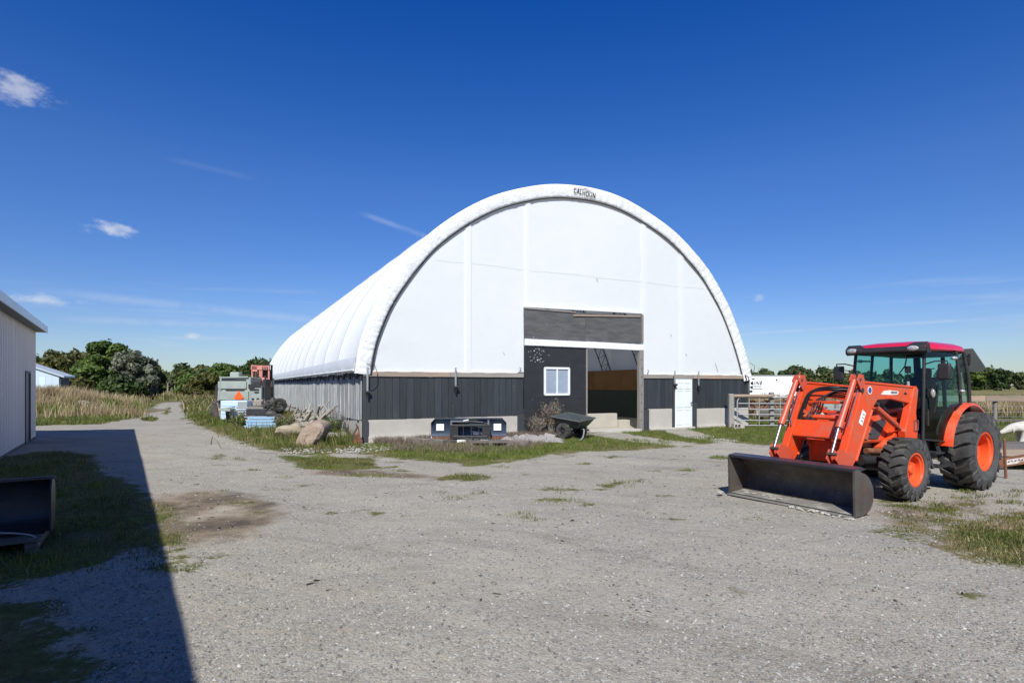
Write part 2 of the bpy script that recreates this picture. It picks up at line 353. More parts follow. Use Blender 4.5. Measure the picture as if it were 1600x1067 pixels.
# ------------------------------------------------------------------ ground
def pxpoly(*pts): return [tuple(G(*p)[:2]) for p in pts]
def sdf(px, py, poly):
    d = np.full(px.shape, 1e9); ins = np.zeros(px.shape, bool); n = len(poly)
    for i in range(n):
        ax, ay = poly[i]; bx, by = poly[(i + 1) % n]; ex, ey = bx - ax, by - ay; L = ex * ex + ey * ey + 1e-9
        t = np.clip(((px - ax) * ex + (py - ay) * ey) / L, 0, 1)
        d = np.minimum(d, np.hypot(px - ax - t * ex, py - ay - t * ey))
        c = ((ay > py) != (by > py)) & (px < ex * (py - ay) / (ey if abs(ey) > 1e-9 else 1e-9) + ax); ins ^= c
    return np.where(ins, d, -d)
GRASS = [
    (.95, pxpoly((230, 800), (262, 790), (262, 830), (300, 870), (260, 900), (236, 870))),
    (1.0, pxpoly((562, 694), (574, 712), (640, 717), (700, 724), (742, 728), (800, 721), (850, 712), (920, 706), (1000, 703), (1075, 697), (1120, 691), (1195, 695), (1260, 690), (1330, 680), (1330, 660), (1172, 664), (1000, 672), (820, 682))),
    (1.0, pxpoly((283, 634), (297, 655), (330, 673), (400, 699), (450, 706), (500, 712), (566, 700), (562, 688), (480, 640), (430, 626), (285, 626))),
    (.75, pxpoly((425, 712), (470, 735), (540, 738), (600, 730), (590, 716), (520, 712))),
    (1.0, pxpoly((-150, 668), (55, 665), (150, 662), (205, 655), (232, 640), (245, 632), (262, 627), (262, 618), (-400, 618), (-600, 640))),
    (1.0, [(-26, 62), (-32, 200), (-200, 200), (-200, 40), (-60, 40)]),
    (.6, pxpoly((256, 640), (263, 634), (270, 638), (268, 645), (258, 650), (250, 646), (254, 643))),
    (1.25, pxpoly((0, 716), (70, 706), (135, 712), (140, 740), (190, 760), (228, 800), (222, 850), (120, 885), (0, 905), (-100, 920), (-100, 716))),
    (.9, pxpoly((-60, 940), (60, 935), (170, 985), (190, 1030), (150, 1067), (100, 1200), (-300, 1200))),
    (1.0, pxpoly((1468, 858), (1500, 822), (1600, 798), (1750, 788), (1750, 905), (1600, 886), (1530, 876))),
    (.85, pxpoly((1358, 812), (1400, 803), (1462, 812), (1480, 838), (1440, 840), (1380, 828))),
    (1.0, [(7.4, 15.6), (9.6, 13.0), (10.2, 10.6), (13, 9.8), (40, 9.0), (60, 60), (13, 60), (9.8, 23.8)]),
    (.55, pxpoly((232, 850), (300, 842), (330, 870), (290, 905), (240, 900))),
]
_tr = random.Random(12); _tufts = []
for _ in range(95):
    _x = _tr.uniform(330, 1500); _y = 706 + 110 * _tr.random() ** 1.7
    if 1120 < _x < 1420 and _y < 800: continue
    _tufts.append((_x, _y, _tr.uniform(5, 18), _tr.uniform(.8, 2.0), .6))
for _ in range(22): _tufts.append((_tr.uniform(1340, 1600), _tr.uniform(768, 880), _tr.uniform(8, 20), _tr.uniform(1.5, 3.5), .6))
for (x, y, a, b, s_) in _tufts + [(880, 765, 34, 3, .6), (872, 783, 40, 5, .62), (916, 788, 14, 3, .6), (1148, 925, 12, 3.5, .8), (1505, 932, 24, 5, .7), (725, 746, 42, 6, .6), (640, 757, 18, 3, .5), (1395, 782, 26, 4, .6), (1470, 795, 30, 5, .6), (1500, 766, 12, 3, .55), (560, 742, 26, 3, .5), (680, 768, 16, 2.5, .5), (1000, 752, 24, 3, .5), (905, 745, 20, 2, .5), (1420, 900, 8, 2, .6), (820, 806, 10, 2.5, .6), (235, 655, 14, 3, .6), (955, 715, 22, 2.5, .5), (1120, 716, 20, 2.5, .5), (330, 770, 16, 3, .4), (1330, 830, 14, 3, .4)]:
    GRASS.append((.95 if s_ > .5 else .8, pxpoly(*[(x + a * math.cos(t) * (1 + .3 * math.sin(3 * t)), y + b * math.sin(t)) for t in np.linspace(0, 2 * math.pi, 9)[:-1]])))
TRACKS = [(pxpoly((880, 668), (935, 670), (1000, 682), (1085, 693), (1060, 697), (985, 689), (920, 678))), (pxpoly((1035, 670), (1075, 671), (1110, 682), (1150, 689), (1130, 692), (1070, 682)))]
def grass_mask(px, py):
    px = np.asarray(px, float); py = np.asarray(py, float); m = np.full(px.shape, -1.0)
    for s_, poly in GRASS:
        d = sdf(px, py, poly); wd = (.75 if len(poly) != 8 else .30) if s_ > .78 else .22
        m = np.maximum(m, np.clip(d / wd, -1, 1) * .5 + (s_ - .5) * np.clip(1 + d / wd, .3, 1))
    for poly in TRACKS:
        d = sdf(px, py, poly); m = np.where(d > -.15, np.minimum(m, .2 - d), m)
    return np.clip(m, -.5, 1)
def zg(x, y):
    return (fbm(x, y, .35, 3) - .5) * .045 + (fbm(x, y, 2.1, 2) - .5) * .012
def ground_mat():
    m = bpy.data.materials.new('gravel_and_grass_soil'); m.use_nodes = True; t = NT(m.node_tree)
    co = t.n('ShaderNodeTexCoord').outputs['Object']
    gm = t.n('ShaderNodeAttribute', attribute_name='grass').outputs['Fac']
    # gravel: crushed limestone, two stone sizes and fines
    v1 = t.vor(co, 62); v2 = t.vor(co, 26); d1 = t.vor(co, 62, 'Distance'); d2 = t.vor(co, 26, 'Distance')
    g1 = t.ramp(t.sep(v1)[0], (0, (.085, .08, .072)), (.4, (.28, .268, .248)), (.8, (.37, .36, .345)), (1, (.62, .61, .59)))
    g2 = t.ramp(t.sep(v2)[0], (0, (.22, .208, .19)), (.6, (.34, .33, .31)), (1, (.52, .51, .49)))
    fines = t.ramp(t.noise(co, 150, 3, .7), (.3, (.24, .228, .208)), (.7, (.42, .40, .375)))
    big = t.noise(co, .55, 6, .62, .4)
    gr = t.mix(t.ramp(t.noise(co, 3.2, 4, .6), (.40, 0), (.62, 1)), t.mix(.45, g1, fines), t.mix(.3, fines, g2))
    gr = t.mix(t.ramp(big, (.34, .15), (.66, .85)), gr, t.mix(.6, gr, (.36, .325, .28)))          # dusty tan fines
    gr = t.mix(t.ramp(t.noise(t.mul(co, (.8, 1.3, 1)), .8, 9, .72, .8), (.50, 0), (.74, .8)), gr, t.mix(.6, gr, (.17, .145, .12)))
    vr = t.n('ShaderNodeVectorRotate'); t.set(vr.inputs['Vector'], co); vr.inputs['Angle'].default_value = R(28)
    sw = t.noise(t.mul(vr.outputs[0], (.22, 1.5, 1)), 1.0, 7, .62, .9)
    gr = t.mix(t.ramp(sw, (.50, 0), (.64, .6)), gr, t.mix(.5, gr, (.42, .375, .315)))
    gr = t.mix(t.ramp(sw, (.30, .65), (.44, 0)), gr, t.mix(.6, gr, (.145, .128, .108)))
    gr = t.mix(t.ramp(t.noise(co, .22, 5, .6, .5), (.42, .45), (.60, 0)), gr, t.mix(.5, gr, (.20, .178, .15)))
    gr = t.mix(1.0, gr, (1.0, .98, .93), 'MULTIPLY')
    # bare worn dirt patch with its own outline
    st = t.n('ShaderNodeAttribute', attribute_name='dirt').outputs['Fac']
    sm = t.sstep(t.math('ADD', st, t.math('MULTIPLY_ADD', t.noise(co, 1.8, 7, .7), 1.1, -.55)), .22, .58)
    gr = t.mix(t.math('MULTIPLY', sm, .92), gr, t.ramp(t.noise(co, 1.1, 5, .65), (.36, (.065, .05, .037)), (.53, (.20, .155, .11)), (.72, (.40, .345, .27))))
    # grass floor
    gs = t.ramp(t.noise(co, 9, 6, .75), (.25, (.05, .045, .018)), (.5, (.09, .10, .028)), (.72, (.19, .17, .075)))
    gs = t.mix(t.ramp(t.noise(co, .8, 5, .6), (.42, 0), (.66, .8)), gs, t.ramp(t.noise(co, 14, 5, .7), (.3, (.12, .085, .045)), (.7, (.25, .19, .11))))
    edge = t.math('MULTIPLY_ADD', t.noise(co, 1.5, 10, .8), 2.6, -1.3)
    k = t.sstep(t.math('ADD', gm, edge), .34, .56)
    c = t.mix(k, gr, gs)
    p = t.n('ShaderNodeBsdfPrincipled'); t.set(p.inputs['Base Color'], c); p.inputs['Roughness'].default_value = .95; p.inputs['Specular IOR Level'].default_value = .1
    b = t.n('ShaderNodeBump'); b.inputs['Distance'].default_value = .008; b.inputs['Strength'].default_value = .8
    h = t.math('ADD', t.math('MULTIPLY', d1, -.8), t.math('MULTIPLY', d2, -.8)); h = t.math('ADD', h, t.math('MULTIPLY', t.noise(co, 9, 5, .6), .8)); h = t.math('ADD', h, t.math('MULTIPLY', t.noise(co, 1.6, 4, .55), 9.0))
    t.set(b.inputs['Height'], h); t.set(p.inputs['Normal'], b.outputs[0])
    o = t.n('ShaderNodeOutputMaterial'); t.set(o.inputs[0], p.outputs[0]); return m
GM = ground_mat()
def ground():
    x0, x1, y0, y1, st = -44, 34, -8, 64, .2
    xs = np.arange(x0, x1 + .01, st); ys = np.arange(y0, y1 + .01, st); X, Y = np.meshgrid(xs, ys)
    M = grass_mask(X, Y); Z = zg(X, Y)
    DI = np.clip(sdf(X, Y, pxpoly((215, 780), (300, 765), (420, 772), (450, 800), (400, 838), (300, 855), (235, 850))) / .5, -1, 1) * .5 + .3
    DI = np.maximum(DI, np.clip(sdf(X, Y, pxpoly((1330, 790), (1480, 770), (1600, 780), (1500, 840), (1360, 830))) / .5, -1, 1) * .5 + .05)
    DI = np.maximum(DI, np.clip(sdf(X, Y, pxpoly((420, 720), (640, 735), (760, 745), (700, 755), (470, 745))) / .5, -1, 1) * .5 + .1)
    nx = len(xs); V = np.stack([X, Y, Z], -1).reshape(-1, 3)
    i, j = np.meshgrid(np.arange(len(ys) - 1), np.arange(nx - 1), indexing='ij'); a = (i * nx + j).ravel()
    F = np.stack([a, a + 1, a + nx + 1, a + nx], 1)
    fm = (M.ravel()[F].mean(1) > .45)
    for name, sel in (('gravel_yard', ~fm), ('grass_ground', fm)):
        f = F[sel]; u, inv = np.unique(f, return_inverse=True)
        o = np_mesh(name, V[u], inv.reshape(f.shape), GM, smooth=True)
        for an, arr in (('grass', M), ('dirt', DI)):
            at = o.data.attributes.new(an, 'FLOAT', 'POINT'); at.data.foreach_set('value', arr.ravel()[u].astype(np.float32))
        tag(o, kind='structure')
    m = bpy.data.materials.new('field'); m.use_nodes = True; t = NT(m.node_tree); co = t.n('ShaderNodeTexCoord').outputs['Object']
    c = t.ramp(t.noise(co, .03, 8, .7), (.35, (.10, .11, .035)), (.5, (.17, .15, .06)), (.68, (.26, .215, .12)))
    p = t.n('ShaderNodeBsdfPrincipled'); t.set(p.inputs['Base Color'], c); p.inputs['Roughness'].default_value = 1; p.inputs['Specular IOR Level'].default_value = .1
    o_ = t.n('ShaderNodeOutputMaterial'); t.set(o_.inputs[0], p.outputs[0])
    b = MB(); L = 3000
    X = [-L, x0 + .3, x1 - .3, L]; Y = [-L, y0 + .3, y1 - .3, L]
    for i in range(3):
        for j in range(3):
            if i == 1 and j == 1: continue
            b.add([(X[i], Y[j], -.06), (X[i + 1], Y[j], -.06), (X[i + 1], Y[j + 1], -.06), (X[i], Y[j + 1], -.06)], [(0, 1, 2, 3)])
    tag(b.build('field', m), kind='structure')
ground()

def blades(name, P3, h, wd, mat, lean=.5, label=None, tint=None, seg2=False, parent=None, cat=None):
    n = len(P3); a = rng.random(n) * 2 * math.pi; la = rng.random(n) * 2 * math.pi; h = h * (0.5 + rng.random(n)); wd = wd * (.6 + .8 * rng.random(n))
    side = np.stack([np.cos(a), np.sin(a), np.zeros(n)], 1) * wd[:, None] / 2
    ln = (rng.random(n) * lean * h)[:, None] * np.stack([np.cos(la), np.sin(la), np.zeros(n)], 1)
    up = np.stack([np.zeros(n), np.zeros(n), h], 1)
    V = np.stack([P3 - side, P3 + side, P3 + ln * .35 + up * .6 + side * .7, P3 + ln * .35 + up * .6 - side * .7, P3 + ln + up], 1).reshape(-1, 3)
    k = np.arange(n)[:, None] * 5
    F = np.concatenate([k + np.array([[0, 1, 2]]), k + np.array([[0, 2, 3]]), k + np.array([[3, 2, 4]])])
    T = np.repeat(np.clip(tint if tint is not None else rng.random(n), 0, 1), 5)
    o = np_mesh(name, V, F, mat, T, parent)
    return tag(o, label, cat, kind='stuff')
def scatter_grass():
    # short grass following the same mask as the soil
    def sample(n, x0, x1, y0, y1, thr=.42):
        x = rng.uniform(x0, x1, n); y = rng.uniform(y0, y1, n)
        m = grass_mask(x, y) + (fbm(x, y, 1.9, 5) - .5) * 1.9
        k = m > thr; return x[k], y[k], m[k]
    OX, OY, ux, uy = -4.36, 16.7, 2 / 5 ** .5, 1 / 5 ** .5
    def outside_barn(x, y):
        u = (x - OX) * ux + (y - OY) * uy; s_ = -(x - OX) * uy + (y - OY) * ux
        return ~((u > -.05) & (u < 15.8) & (s_ > -.05))
    sets = []
    for (n, x0, x1, y0, y1) in [(130000, -6, 12, 11, 24), (90000, -22, -3, 13, 32), (26000, -12, 0, 3, 18), (42000, 5, 12, 5, 11), (70000, 7, 26, 9, 26), (60000, -6, 9, 4, 14), (50000, -36, -14, 22, 50), (30000, 10, 33, 24, 50)]:
        x, y, m = sample(n, x0, x1, y0, y1); k = outside_barn(x, y); sets.append((x[k], y[k], m[k]))
    x = np.concatenate([s[0] for s in sets]); y = np.concatenate([s[1] for s in sets]); m = np.concatenate([s[2] for s in sets])
    hh = np.clip((m - .4) * .09, .012, .055) * (1 + .5 * (fbm(x, y, 1.2, 2)))
    verge = sdf(x, y, GRASS[2][1]) > 0; hh = np.where(verge, hh * 1.8, hh)
    far = y > 24; hh = np.where(far, hh * 2, hh)
    dry = fbm(x, y, .8, 4); z = zg(x, y)
    P3 = np.stack([x, y, z - .003], 1)
    front = sdf(x, y, GRASS[1][1]) > -.2
    g = (dry < .60) & front | (dry < .44)
    tint = np.clip(fbm(x, y, 3, 3) * 1.0 + rng.normal(0, .18, len(x)), 0, 1)
    blades('green_grass', P3[g], hh[g], np.where(y[g] > 24, .03, .009), GRASSM, .9, 'short green grass by the barn and along the gravel', tint[g])
    blades('olive_grass', P3[~g], hh[~g], np.where(y[~g] > 24, .03, .009), GRASSO, .9, 'olive and dry short grass beside the gravel track', tint[~g])
scatter_grass()
def pebbles():
    n = 86000
    k = rng.uniform(-.98, .98, n); u = rng.random(n); y = 2.6 * (16 / 2.6) ** (u ** 1.25); x = k * y
    dp_ = sdf(x, y, pxpoly((225, 785), (320, 772), (440, 790), (430, 825), (300, 850), (235, 845)))
    keep = (grass_mask(x, y) < .45) & ((dp_ < -.1) | (rng.random(n) < .2)); x, y = x[keep], y[keep]; n = len(x)
    r = np.clip(rng.lognormal(-5.12, .42, n), .0022, .014) * (1 + .02 * y)
    r = r * np.where(rng.random(n) < .003, 2.0, 1)
    base = np.array([[1, 0, 0], [0, 1, 0], [-1, 0, 0], [0, -1, 0], [0, 0, .75], [0, 0, -.6]])
    V = base[None] * (1 + rng.uniform(-.35, .35, (n, 6, 1))) * r[:, None, None] + rng.uniform(-.25, .25, (n, 6, 3)) * r[:, None, None]
    a = rng.random(n) * 6.3; c, s = np.cos(a)[:, None], np.sin(a)[:, None]
    V = np.stack([V[..., 0] * c - V[..., 1] * s, V[..., 0] * s + V[..., 1] * c, V[..., 2]], -1) + np.stack([x, y, zg(x, y) + r * .15], 1)[:, None]
    f = np.array([[0, 1, 4], [1, 2, 4], [2, 3, 4], [3, 0, 4]])
    F = (np.arange(n)[:, None, None] * 6 + f[None]).reshape(-1, 3)
    m = leafmat('pebble_limestone', (.10, .095, .09), (.27, .262, .245), (.50, .49, .465), 0, .9)
    T = np.repeat(np.clip(rng.normal(.45, .2, n), 0, 1), 6)
    tag(np_mesh('loose_gravel', V.reshape(-1, 3), F, m, T), 'loose pale gravel stones lying on the yard', None, kind='stuff')
pebbles()
def clumps(name, label, n, poly, h, wd, mat, k=26, sp=.09, seed=1):
    xs = [p[0] for p in poly]; ys = [p[1] for p in poly]; x = rng.uniform(min(xs), max(xs), n * 4); y = rng.uniform(min(ys), max(ys), n * 4); q = sdf(x, y, poly) > 0; x, y = x[q][:n], y[q][:n]
    hh = np.repeat(h * rng.uniform(.4, 1.3, len(x)), k); x = np.repeat(x, k) + rng.normal(0, sp, len(x) * k); y = np.repeat(y, k) + rng.normal(0, sp, len(y) * k)
    return blades(name, np.stack([x, y, zg(x, y)], 1), hh, wd, mat, 1.1, label)
clumps('weed_tufts', 'uneven taller green weed tufts in the verge beside the boulder', 330, pxpoly((290, 650), (330, 668), (400, 694), (470, 702), (556, 692), (520, 672), (430, 655), (340, 640)), .13, .014, GRASSM)
clumps('dry_tufts', 'dry straw coloured tufts in the verge grass', 260, pxpoly((285, 640), (320, 672), (400, 700), (470, 708), (556, 697), (500, 672), (430, 655), (330, 636)), .13, .010, DRYG)
clumps('strip_tufts', 'green tufts in the grass strip before the barn', 260, pxpoly((580, 706), (700, 716), (760, 722), (900, 704), (1060, 692), (1200, 690), (1200, 676), (900, 690), (700, 700)), .075, .012, GRASSM, 22, .07)
clumps('yard_tufts', 'dry and olive tufts in the patchy grass right of the tractor bucket', 90, pxpoly((1480, 856), (1510, 822), (1600, 800), (1700, 795), (1700, 895), (1600, 882), (1535, 872)), .05, .006, DRYG, 24, .07)
clumps('yard_olive_tufts', 'olive tufts in the patchy grass right of the tractor bucket', 170, pxpoly((1475, 858), (1510, 820), (1600, 798), (1700, 795), (1700, 898), (1600, 884), (1530, 875)), .045, .007, GRASSO, 24, .07)
clumps('yard_weeds', 'olive weed tufts scattered near the tractor wheels', 60, pxpoly((1360, 805), (1420, 775), (1600, 766), (1600, 800), (1490, 842), (1390, 832)), .05, .007, GRASSO, 22, .06)
clumps('brown_weeds', 'dead reddish brown weeds around the timbers and snow blade', 260, pxpoly((600, 702), (650, 706), (740, 712), (800, 706), (860, 694), (860, 686), (620, 690)), .13, .008, DEADL, 24, .09)
clumps('shade_tufts', 'grass tufts in the shade of the metal shed', 180, pxpoly((0, 725), (130, 715), (215, 800), (215, 845), (100, 880), (0, 895)), .07, .008, GRASSM, 22, .06)
def debris():
    n = 900; y = 4 + 14 * rng.random(n) ** .8; x = y * rng.uniform(-.7, .8, n); k = (fbm(x, y, .45, 3) > .52); x, y = x[k], y[k]; n = len(x)
    r_ = rng.uniform(.008, .035, n)[:, None]; a = rng.random(n) * 6.3; c, s_ = np.cos(a)[:, None], np.sin(a)[:, None]
    q = np.array([[-1, -.3, 0], [1, -.25, .25], [1.1, .3, 0], [-.9, .35, .3]])[None] * rng.uniform(.5, 1.3, (n, 4, 1)) * r_[:, None]
    V = np.stack([q[..., 0] * c - q[..., 1] * s_, q[..., 0] * s_ + q[..., 1] * c, np.abs(q[..., 2]) + .004], -1) + np.stack([x, y, zg(x, y)], 1)[:, None]
    tag(np_mesh('dead_leaf_litter', V.reshape(-1, 3), np.arange(4 * n).reshape(-1, 4), leafmat('litter_brown', (.03, .024, .018), (.07, .055, .035), (.16, .13, .08), .1), np.repeat(rng.random(n), 4)), 'small dead leaves and clods scattered on the gravel', None, kind='stuff')
debris()
def rock(mb, c, r, sx=1, sy=1, sz=1, n=7, seed=0, rough=.22):
    rr = random.Random(seed); ph = [rr.uniform(0, 6.3) for _ in range(9)]; planes = [(Vector((rr.gauss(0, 1), rr.gauss(0, 1), rr.gauss(0, 1))).normalized(), rr.uniform(.62, .9)) for _ in range(9)]
    b = MB(); b.ball((0, 0, 0), 1, n)
    out = []
    for p in b.v:
        v = Vector(p); 
        for nn, d in planes:
            q = v.dot(nn)
            if q > d: v -= nn * (q - d)
        k = 1 + rough * .35 * (math.sin(v.x * 4 + ph[0]) * math.sin(v.y * 5 + ph[1]) + math.sin(v.z * 6 + ph[2] + v.x * 3) * .6)
        out.append((c[0] + v.x * k * r * sx, c[1] + v.y * k * r * sy, c[2] + v.z * k * r * sz))
    mb.add(out, b.f)

# ------------------------------------------------------------------ the fabric barn
U = Vector((2, 1, 0)) / 5 ** .5; D = Vector((-1, 2, 0)) / 5 ** .5; BO = Vector((-4.36, 16.7, 0))
def B(u, s, z=0): p = BO + U * u + D * s; return Vector((p.x, p.y, z))
BRZ = math.atan2(1, 2)
barn = thing('fabric_barn', 'large white arched fabric barn on charcoal board walls with concrete base', 'barn', BO, BRZ)
PR = [(-.20, 2.02), (-.10, 2.75), (.14, 3.5), (.50, 4.3), (1.05, 5.13), (1.68, 5.93), (2.33, 6.56), (3.3, 7.28), (4.4, 7.88), (5.9, 8.38), (6.9, 8.54), (7.85, 8.59), (8.8, 8.53), (9.77, 8.32), (11.11, 7.82), (12.0, 7.36), (12.80, 6.78), (13.5, 6.2), (14.05, 5.55), (14.55, 4.9), (14.95, 4.2), (15.35, 3.4), (15.68, 2.6), (15.88, 1.95)]
def catmull(P_, n):
    out = []; m = len(P_)
    for i in range(m - 1):
        p0, p1, p2, p3 = P_[max(i - 1, 0)], P_[i], P_[i + 1], P_[min(i + 2, m - 1)]
        for k in range(n):
            t = k / n
            out.append(tuple(.5 * ((2 * b) + (-a + c) * t + (2 * a - 5 * b + 4 * c - d) * t * t + (-a + 3 * b - 3 * c + d) * t ** 3) for a, b, c, d in zip(p0, p1, p2, p3)))
    out.append(P_[-1]); return out
PF = catmull(PR, 5)
for _ in range(6):
    PF = [PF[0]] + [tuple((PF[i - 1][k] + 2 * PF[i][k] + PF[i + 1][k]) / 4 for k in (0, 1)) for i in range(1, len(PF) - 1)] + [PF[-1]]
NR = []
for i in range(len(PF)):
    a, b = PF[max(i - 1, 0)], PF[min(i + 1, len(PF) - 1)]; t = Vector((b[0] - a[0], b[1] - a[1])).normalized(); NR.append(Vector((-t.y, t.x)))   # outward
def off(i, d): return (PF[i][0] + NR[i].x * d, PF[i][1] + NR[i].y * d)
LEN = 40.0; NB = 13; BAY = LEN / NB
for b_ in range(NB):
    s0 = b_ * BAY + (.10 if b_ == 0 else 0); s1 = (b_ + 1) * BAY; rows = []
    for k in range(13):
        t = k / 12; sag = -.24 * math.sin(math.pi * t) ** .75; rows.append([(*[off(i, sag)[0]], s0 + (s1 - s0) * t, off(i, sag)[1]) for i in range(len(PF))])
    MB().grid(rows).build('cover_panel', FAB, barn, smooth=50)
    seamp = MB(); seamp.tube([(off(i, .012)[0], s1, off(i, .006)[1]) for i in range(0, len(PF), 2)], .016, 5); seamp.build('cover_seam', SEAMSHADE, barn, smooth=60)  # seam tube coloured dark to stand for the shadow line along each rib
# valance strip along both eaves, sagging between the straps
for side in (0, 1):
    rows = []
    for k in range(0, 131):
        s = k / 130 * LEN; ph = abs(math.sin(math.pi * s / (BAY / 2))); top = 2.50; bot = 2.06 + .05 * ph - .0
        x = (-.22 + (-.03 * ph)) if side == 0 else (15.86 + .03 * ph)
        xt = -.155 if side == 0 else 15.72
        rows.append([(xt, s, top), (x, s, (top + bot) / 2), (x, s, bot + .03), (x + (.06 if side == 0 else -.06), s, bot)])
    MB().grid(rows).build('valance', FABGREY, barn, smooth=50)
    t_ = MB(); x = -.235 if side == 0 else 15.92
    t_.tube([(x, s, 2.11) for s in np.linspace(0, LEN, 10)], .03, 6); t_.build('eave_pipe', FAB2, barn, smooth=60)
# front band: wraps the end truss
def band():
    rows = []; n = len(PF); fine = 4; rr = random.Random(3)
    prof = [(0.0, .12), (.008, .0), (.0, -.09), (-.02, -.112), (-.10, -.118), (-.24, -.118), (-.37, -.112), (-.43, -.095), (-.445, -.04)]
    NI = (n - 1) * fine + 1
    for q in range(NI):
        i = min(int(q / fine), n - 2); t = q / fine - i; row = []
        for j, (d, y) in enumerate(prof):
            a = Vector(off(i, d)); c = Vector(off(i + 1, d)); p = a.lerp(c, t)
            wr = (vnoise(np.array(q * .42 + j * .35), np.array(j * .5), 1.0) - .5) * .016 * (1 if 2 < j < 8 else .25)
            wr += (vnoise(np.array(q * 1.1 - j * .9), np.array(j * .3 + 5), 1.0) - .5) * .028 * (1 if 2 < j < 8 else 0)
            row.append((p.x, y - float(wr), p.y))
        rows.append(row)
    MB().grid(rows).build('edge_band', FAB2, barn, smooth=70)
    MB().tube([(off(i, -.455)[0], -.055, off(i, -.455)[1]) for i in range(n)], [.014 + .026 * max(0, 1 - i / 40) * (1 if i < 40 else 0) for i in range(n)], 6).build('cord_and_gap_shadow', BLACKC, barn, smooth=60)  # black cord, thickened at lower left to stand for the shadow in the gap
band()
# end wall fabric, built as columns between sill and arch
def zarch(u, d=-.44):
    pts = [off(i, d) for i in range(len(PF))]
    for a, b in zip(pts, pts[1:]):
        if a[0] <= u <= b[0]: return a[1] + (b[1] - a[1]) * (u - a[0]) / (b[0] - a[0] + 1e-9)
    return None
def endwall(s, name, openings=True, mat=FAB):
    b = MB(); us = sorted(set([round(x, 3) for x in np.linspace(.30, 15.42, 90)] + [5.30, 10.18]))
    rows = []
    for u in us:
        za = (zarch(u) or 2.1)
        lo = 2.10
        if openings and 5.295 < u < 10.19: lo = 4.26 + .008 * (u - 5.3)
        rows.append((u, lo, max(za + .05, lo + .01)))
    for (u0, l0, t0), (u1, l1, t1) in zip(rows, rows[1:]):
        if openings and (abs(u0 - 5.3) < .001) : l0 = 4.26
        if openings and abs(u1 - 5.3) < .001: l1 = 2.10
        if openings and abs(u0 - 10.18) < .001: l0 = 2.10
        n = 14
        g = []
        for (u, l, t) in ((u0, l0, t0), (u1, l1, t1)):
            g.append([(u, s + .02 * math.sin(u * .9) * math.sin((l + (t - l) * k / n) * .8) + .004 * math.sin(u * 5 + k), l + (t - l) * k / n) for k in range(n + 1)])
        b.grid(g)
    return b.build(name, mat, barn, smooth=60)
endwall(0.0, 'end_wall_fabric'); endwall(LEN - .02, 'rear_wall_fabric', False)
for u in (3.32, 5.46, 10.30, 12.15):
    b = MB(); lo = 2.12; hi = (zarch(u) or 7) + .02
    b.grid([[(u + dx, -.030 + .02 * math.sin(u * .9) * math.sin((lo + (hi - lo) * k / 12) * .8), lo + (hi - lo) * k / 12) for k in range(13)] for dx in (-.10, .10)]).build('vertical_seam', SEAM, barn)
b = MB(); b.tube([(u, -.024 + .02 * math.sin(u * .9) * math.sin(5.5 * .8), 5.55 - .006 * u + .015 * math.sin(u * 2)) for u in np.linspace(2.25, 13.6, 40)], .003, 4); b.build('horizontal_seam', SEAM, barn)
for (u, z, l) in ((4.55, 2.75, .09), (8.2, 5.45, .12), (13.9, 2.55, .35), (12.35, 2.9, .1), (11.6, 3.6, .07)): MB().bar((u, -.03, z), (u + l * .4, -.03, z - l), .006, .012).build('scuff', GREYTXT, barn)
for lo_, hi_ in ((.25, 5.25), (10.25, 15.5)):
    b = MB()
    for u in np.arange(lo_ + .2, hi_, .4): b.box((u, -.04, 2.09 + .006 * math.sin(u * 9)), (.41, .035, .045))
    b.build('fabric_hem', FAB2, barn, bevel=.01)
# front sill beams
for (a, c, m) in ((.15, 2.72, BROWNWOOD), (2.72, 5.28, GREYBEAM), (10.27, 11.72, GREYBEAM), (11.72, 12.68, GREYBEAM), (12.7, 15.62, BROWNWOOD)):
    MB().box(((a + c) / 2, -.03, 2.0), (c - a - .01, .09, .14)).build('sill_beam', m, barn, bevel=.006)
# charcoal boards
def boards(u0, u1, zb, zt, y, wd=.222):
    n = max(1, round((u1 - u0) / wd)); w_ = (u1 - u0) / n
    for i in range(n):
        dz = random.uniform(-.015, .02); dy = random.uniform(-.006, .006)
        a = u0 + i * w_ + .005; c = u0 + (i + 1) * w_ - .005
        MB().box(((a + c) / 2, y + dy, (zb + dz + zt) / 2), (c - a, .028, zt - zb - dz)).build('board', SIDING, barn)
boards(.02, 5.28, .67, 1.925, -.02); boards(10.26, 11.72, .79, 1.925, -.02); boards(12.72, 15.72, .76, 1.925, -.02)
MB().box((2.65, .035, 1.3), (5.2, .05, 1.24)).box((11, .035, 1.36), (1.4, .05, 1.1)).box((14.2, .035, 1.36), (2.9, .05, 1.1)).build('backing_board', DARKPOST, barn)
# posts
for (a, c, z0, z1) in ((0.0, .17, 0, .66), (10.25, 10.5, 0, .78), (11.66, 11.74, 0, 2.0), (12.69, 12.85, 0, 1.0), (5.06, 5.29, .0, .70)):
    MB().box(((a + c) / 2, -.05, (z0 + z1) / 2), (c - a, .10, z1 - z0)).build('black_post', DARKPOST, barn, bevel=.005)
MB().box((10.135, -.045, 1.48), (.20, .14, 2.98)).build('timber_post', POSTG, barn, bevel=.008)
b = MB()
for z in np.linspace(.4, 2.6, 8): b.box((10.13, -.118, z), (.035, .01, .035))
b.build('bolt_head', BLACKM, barn)
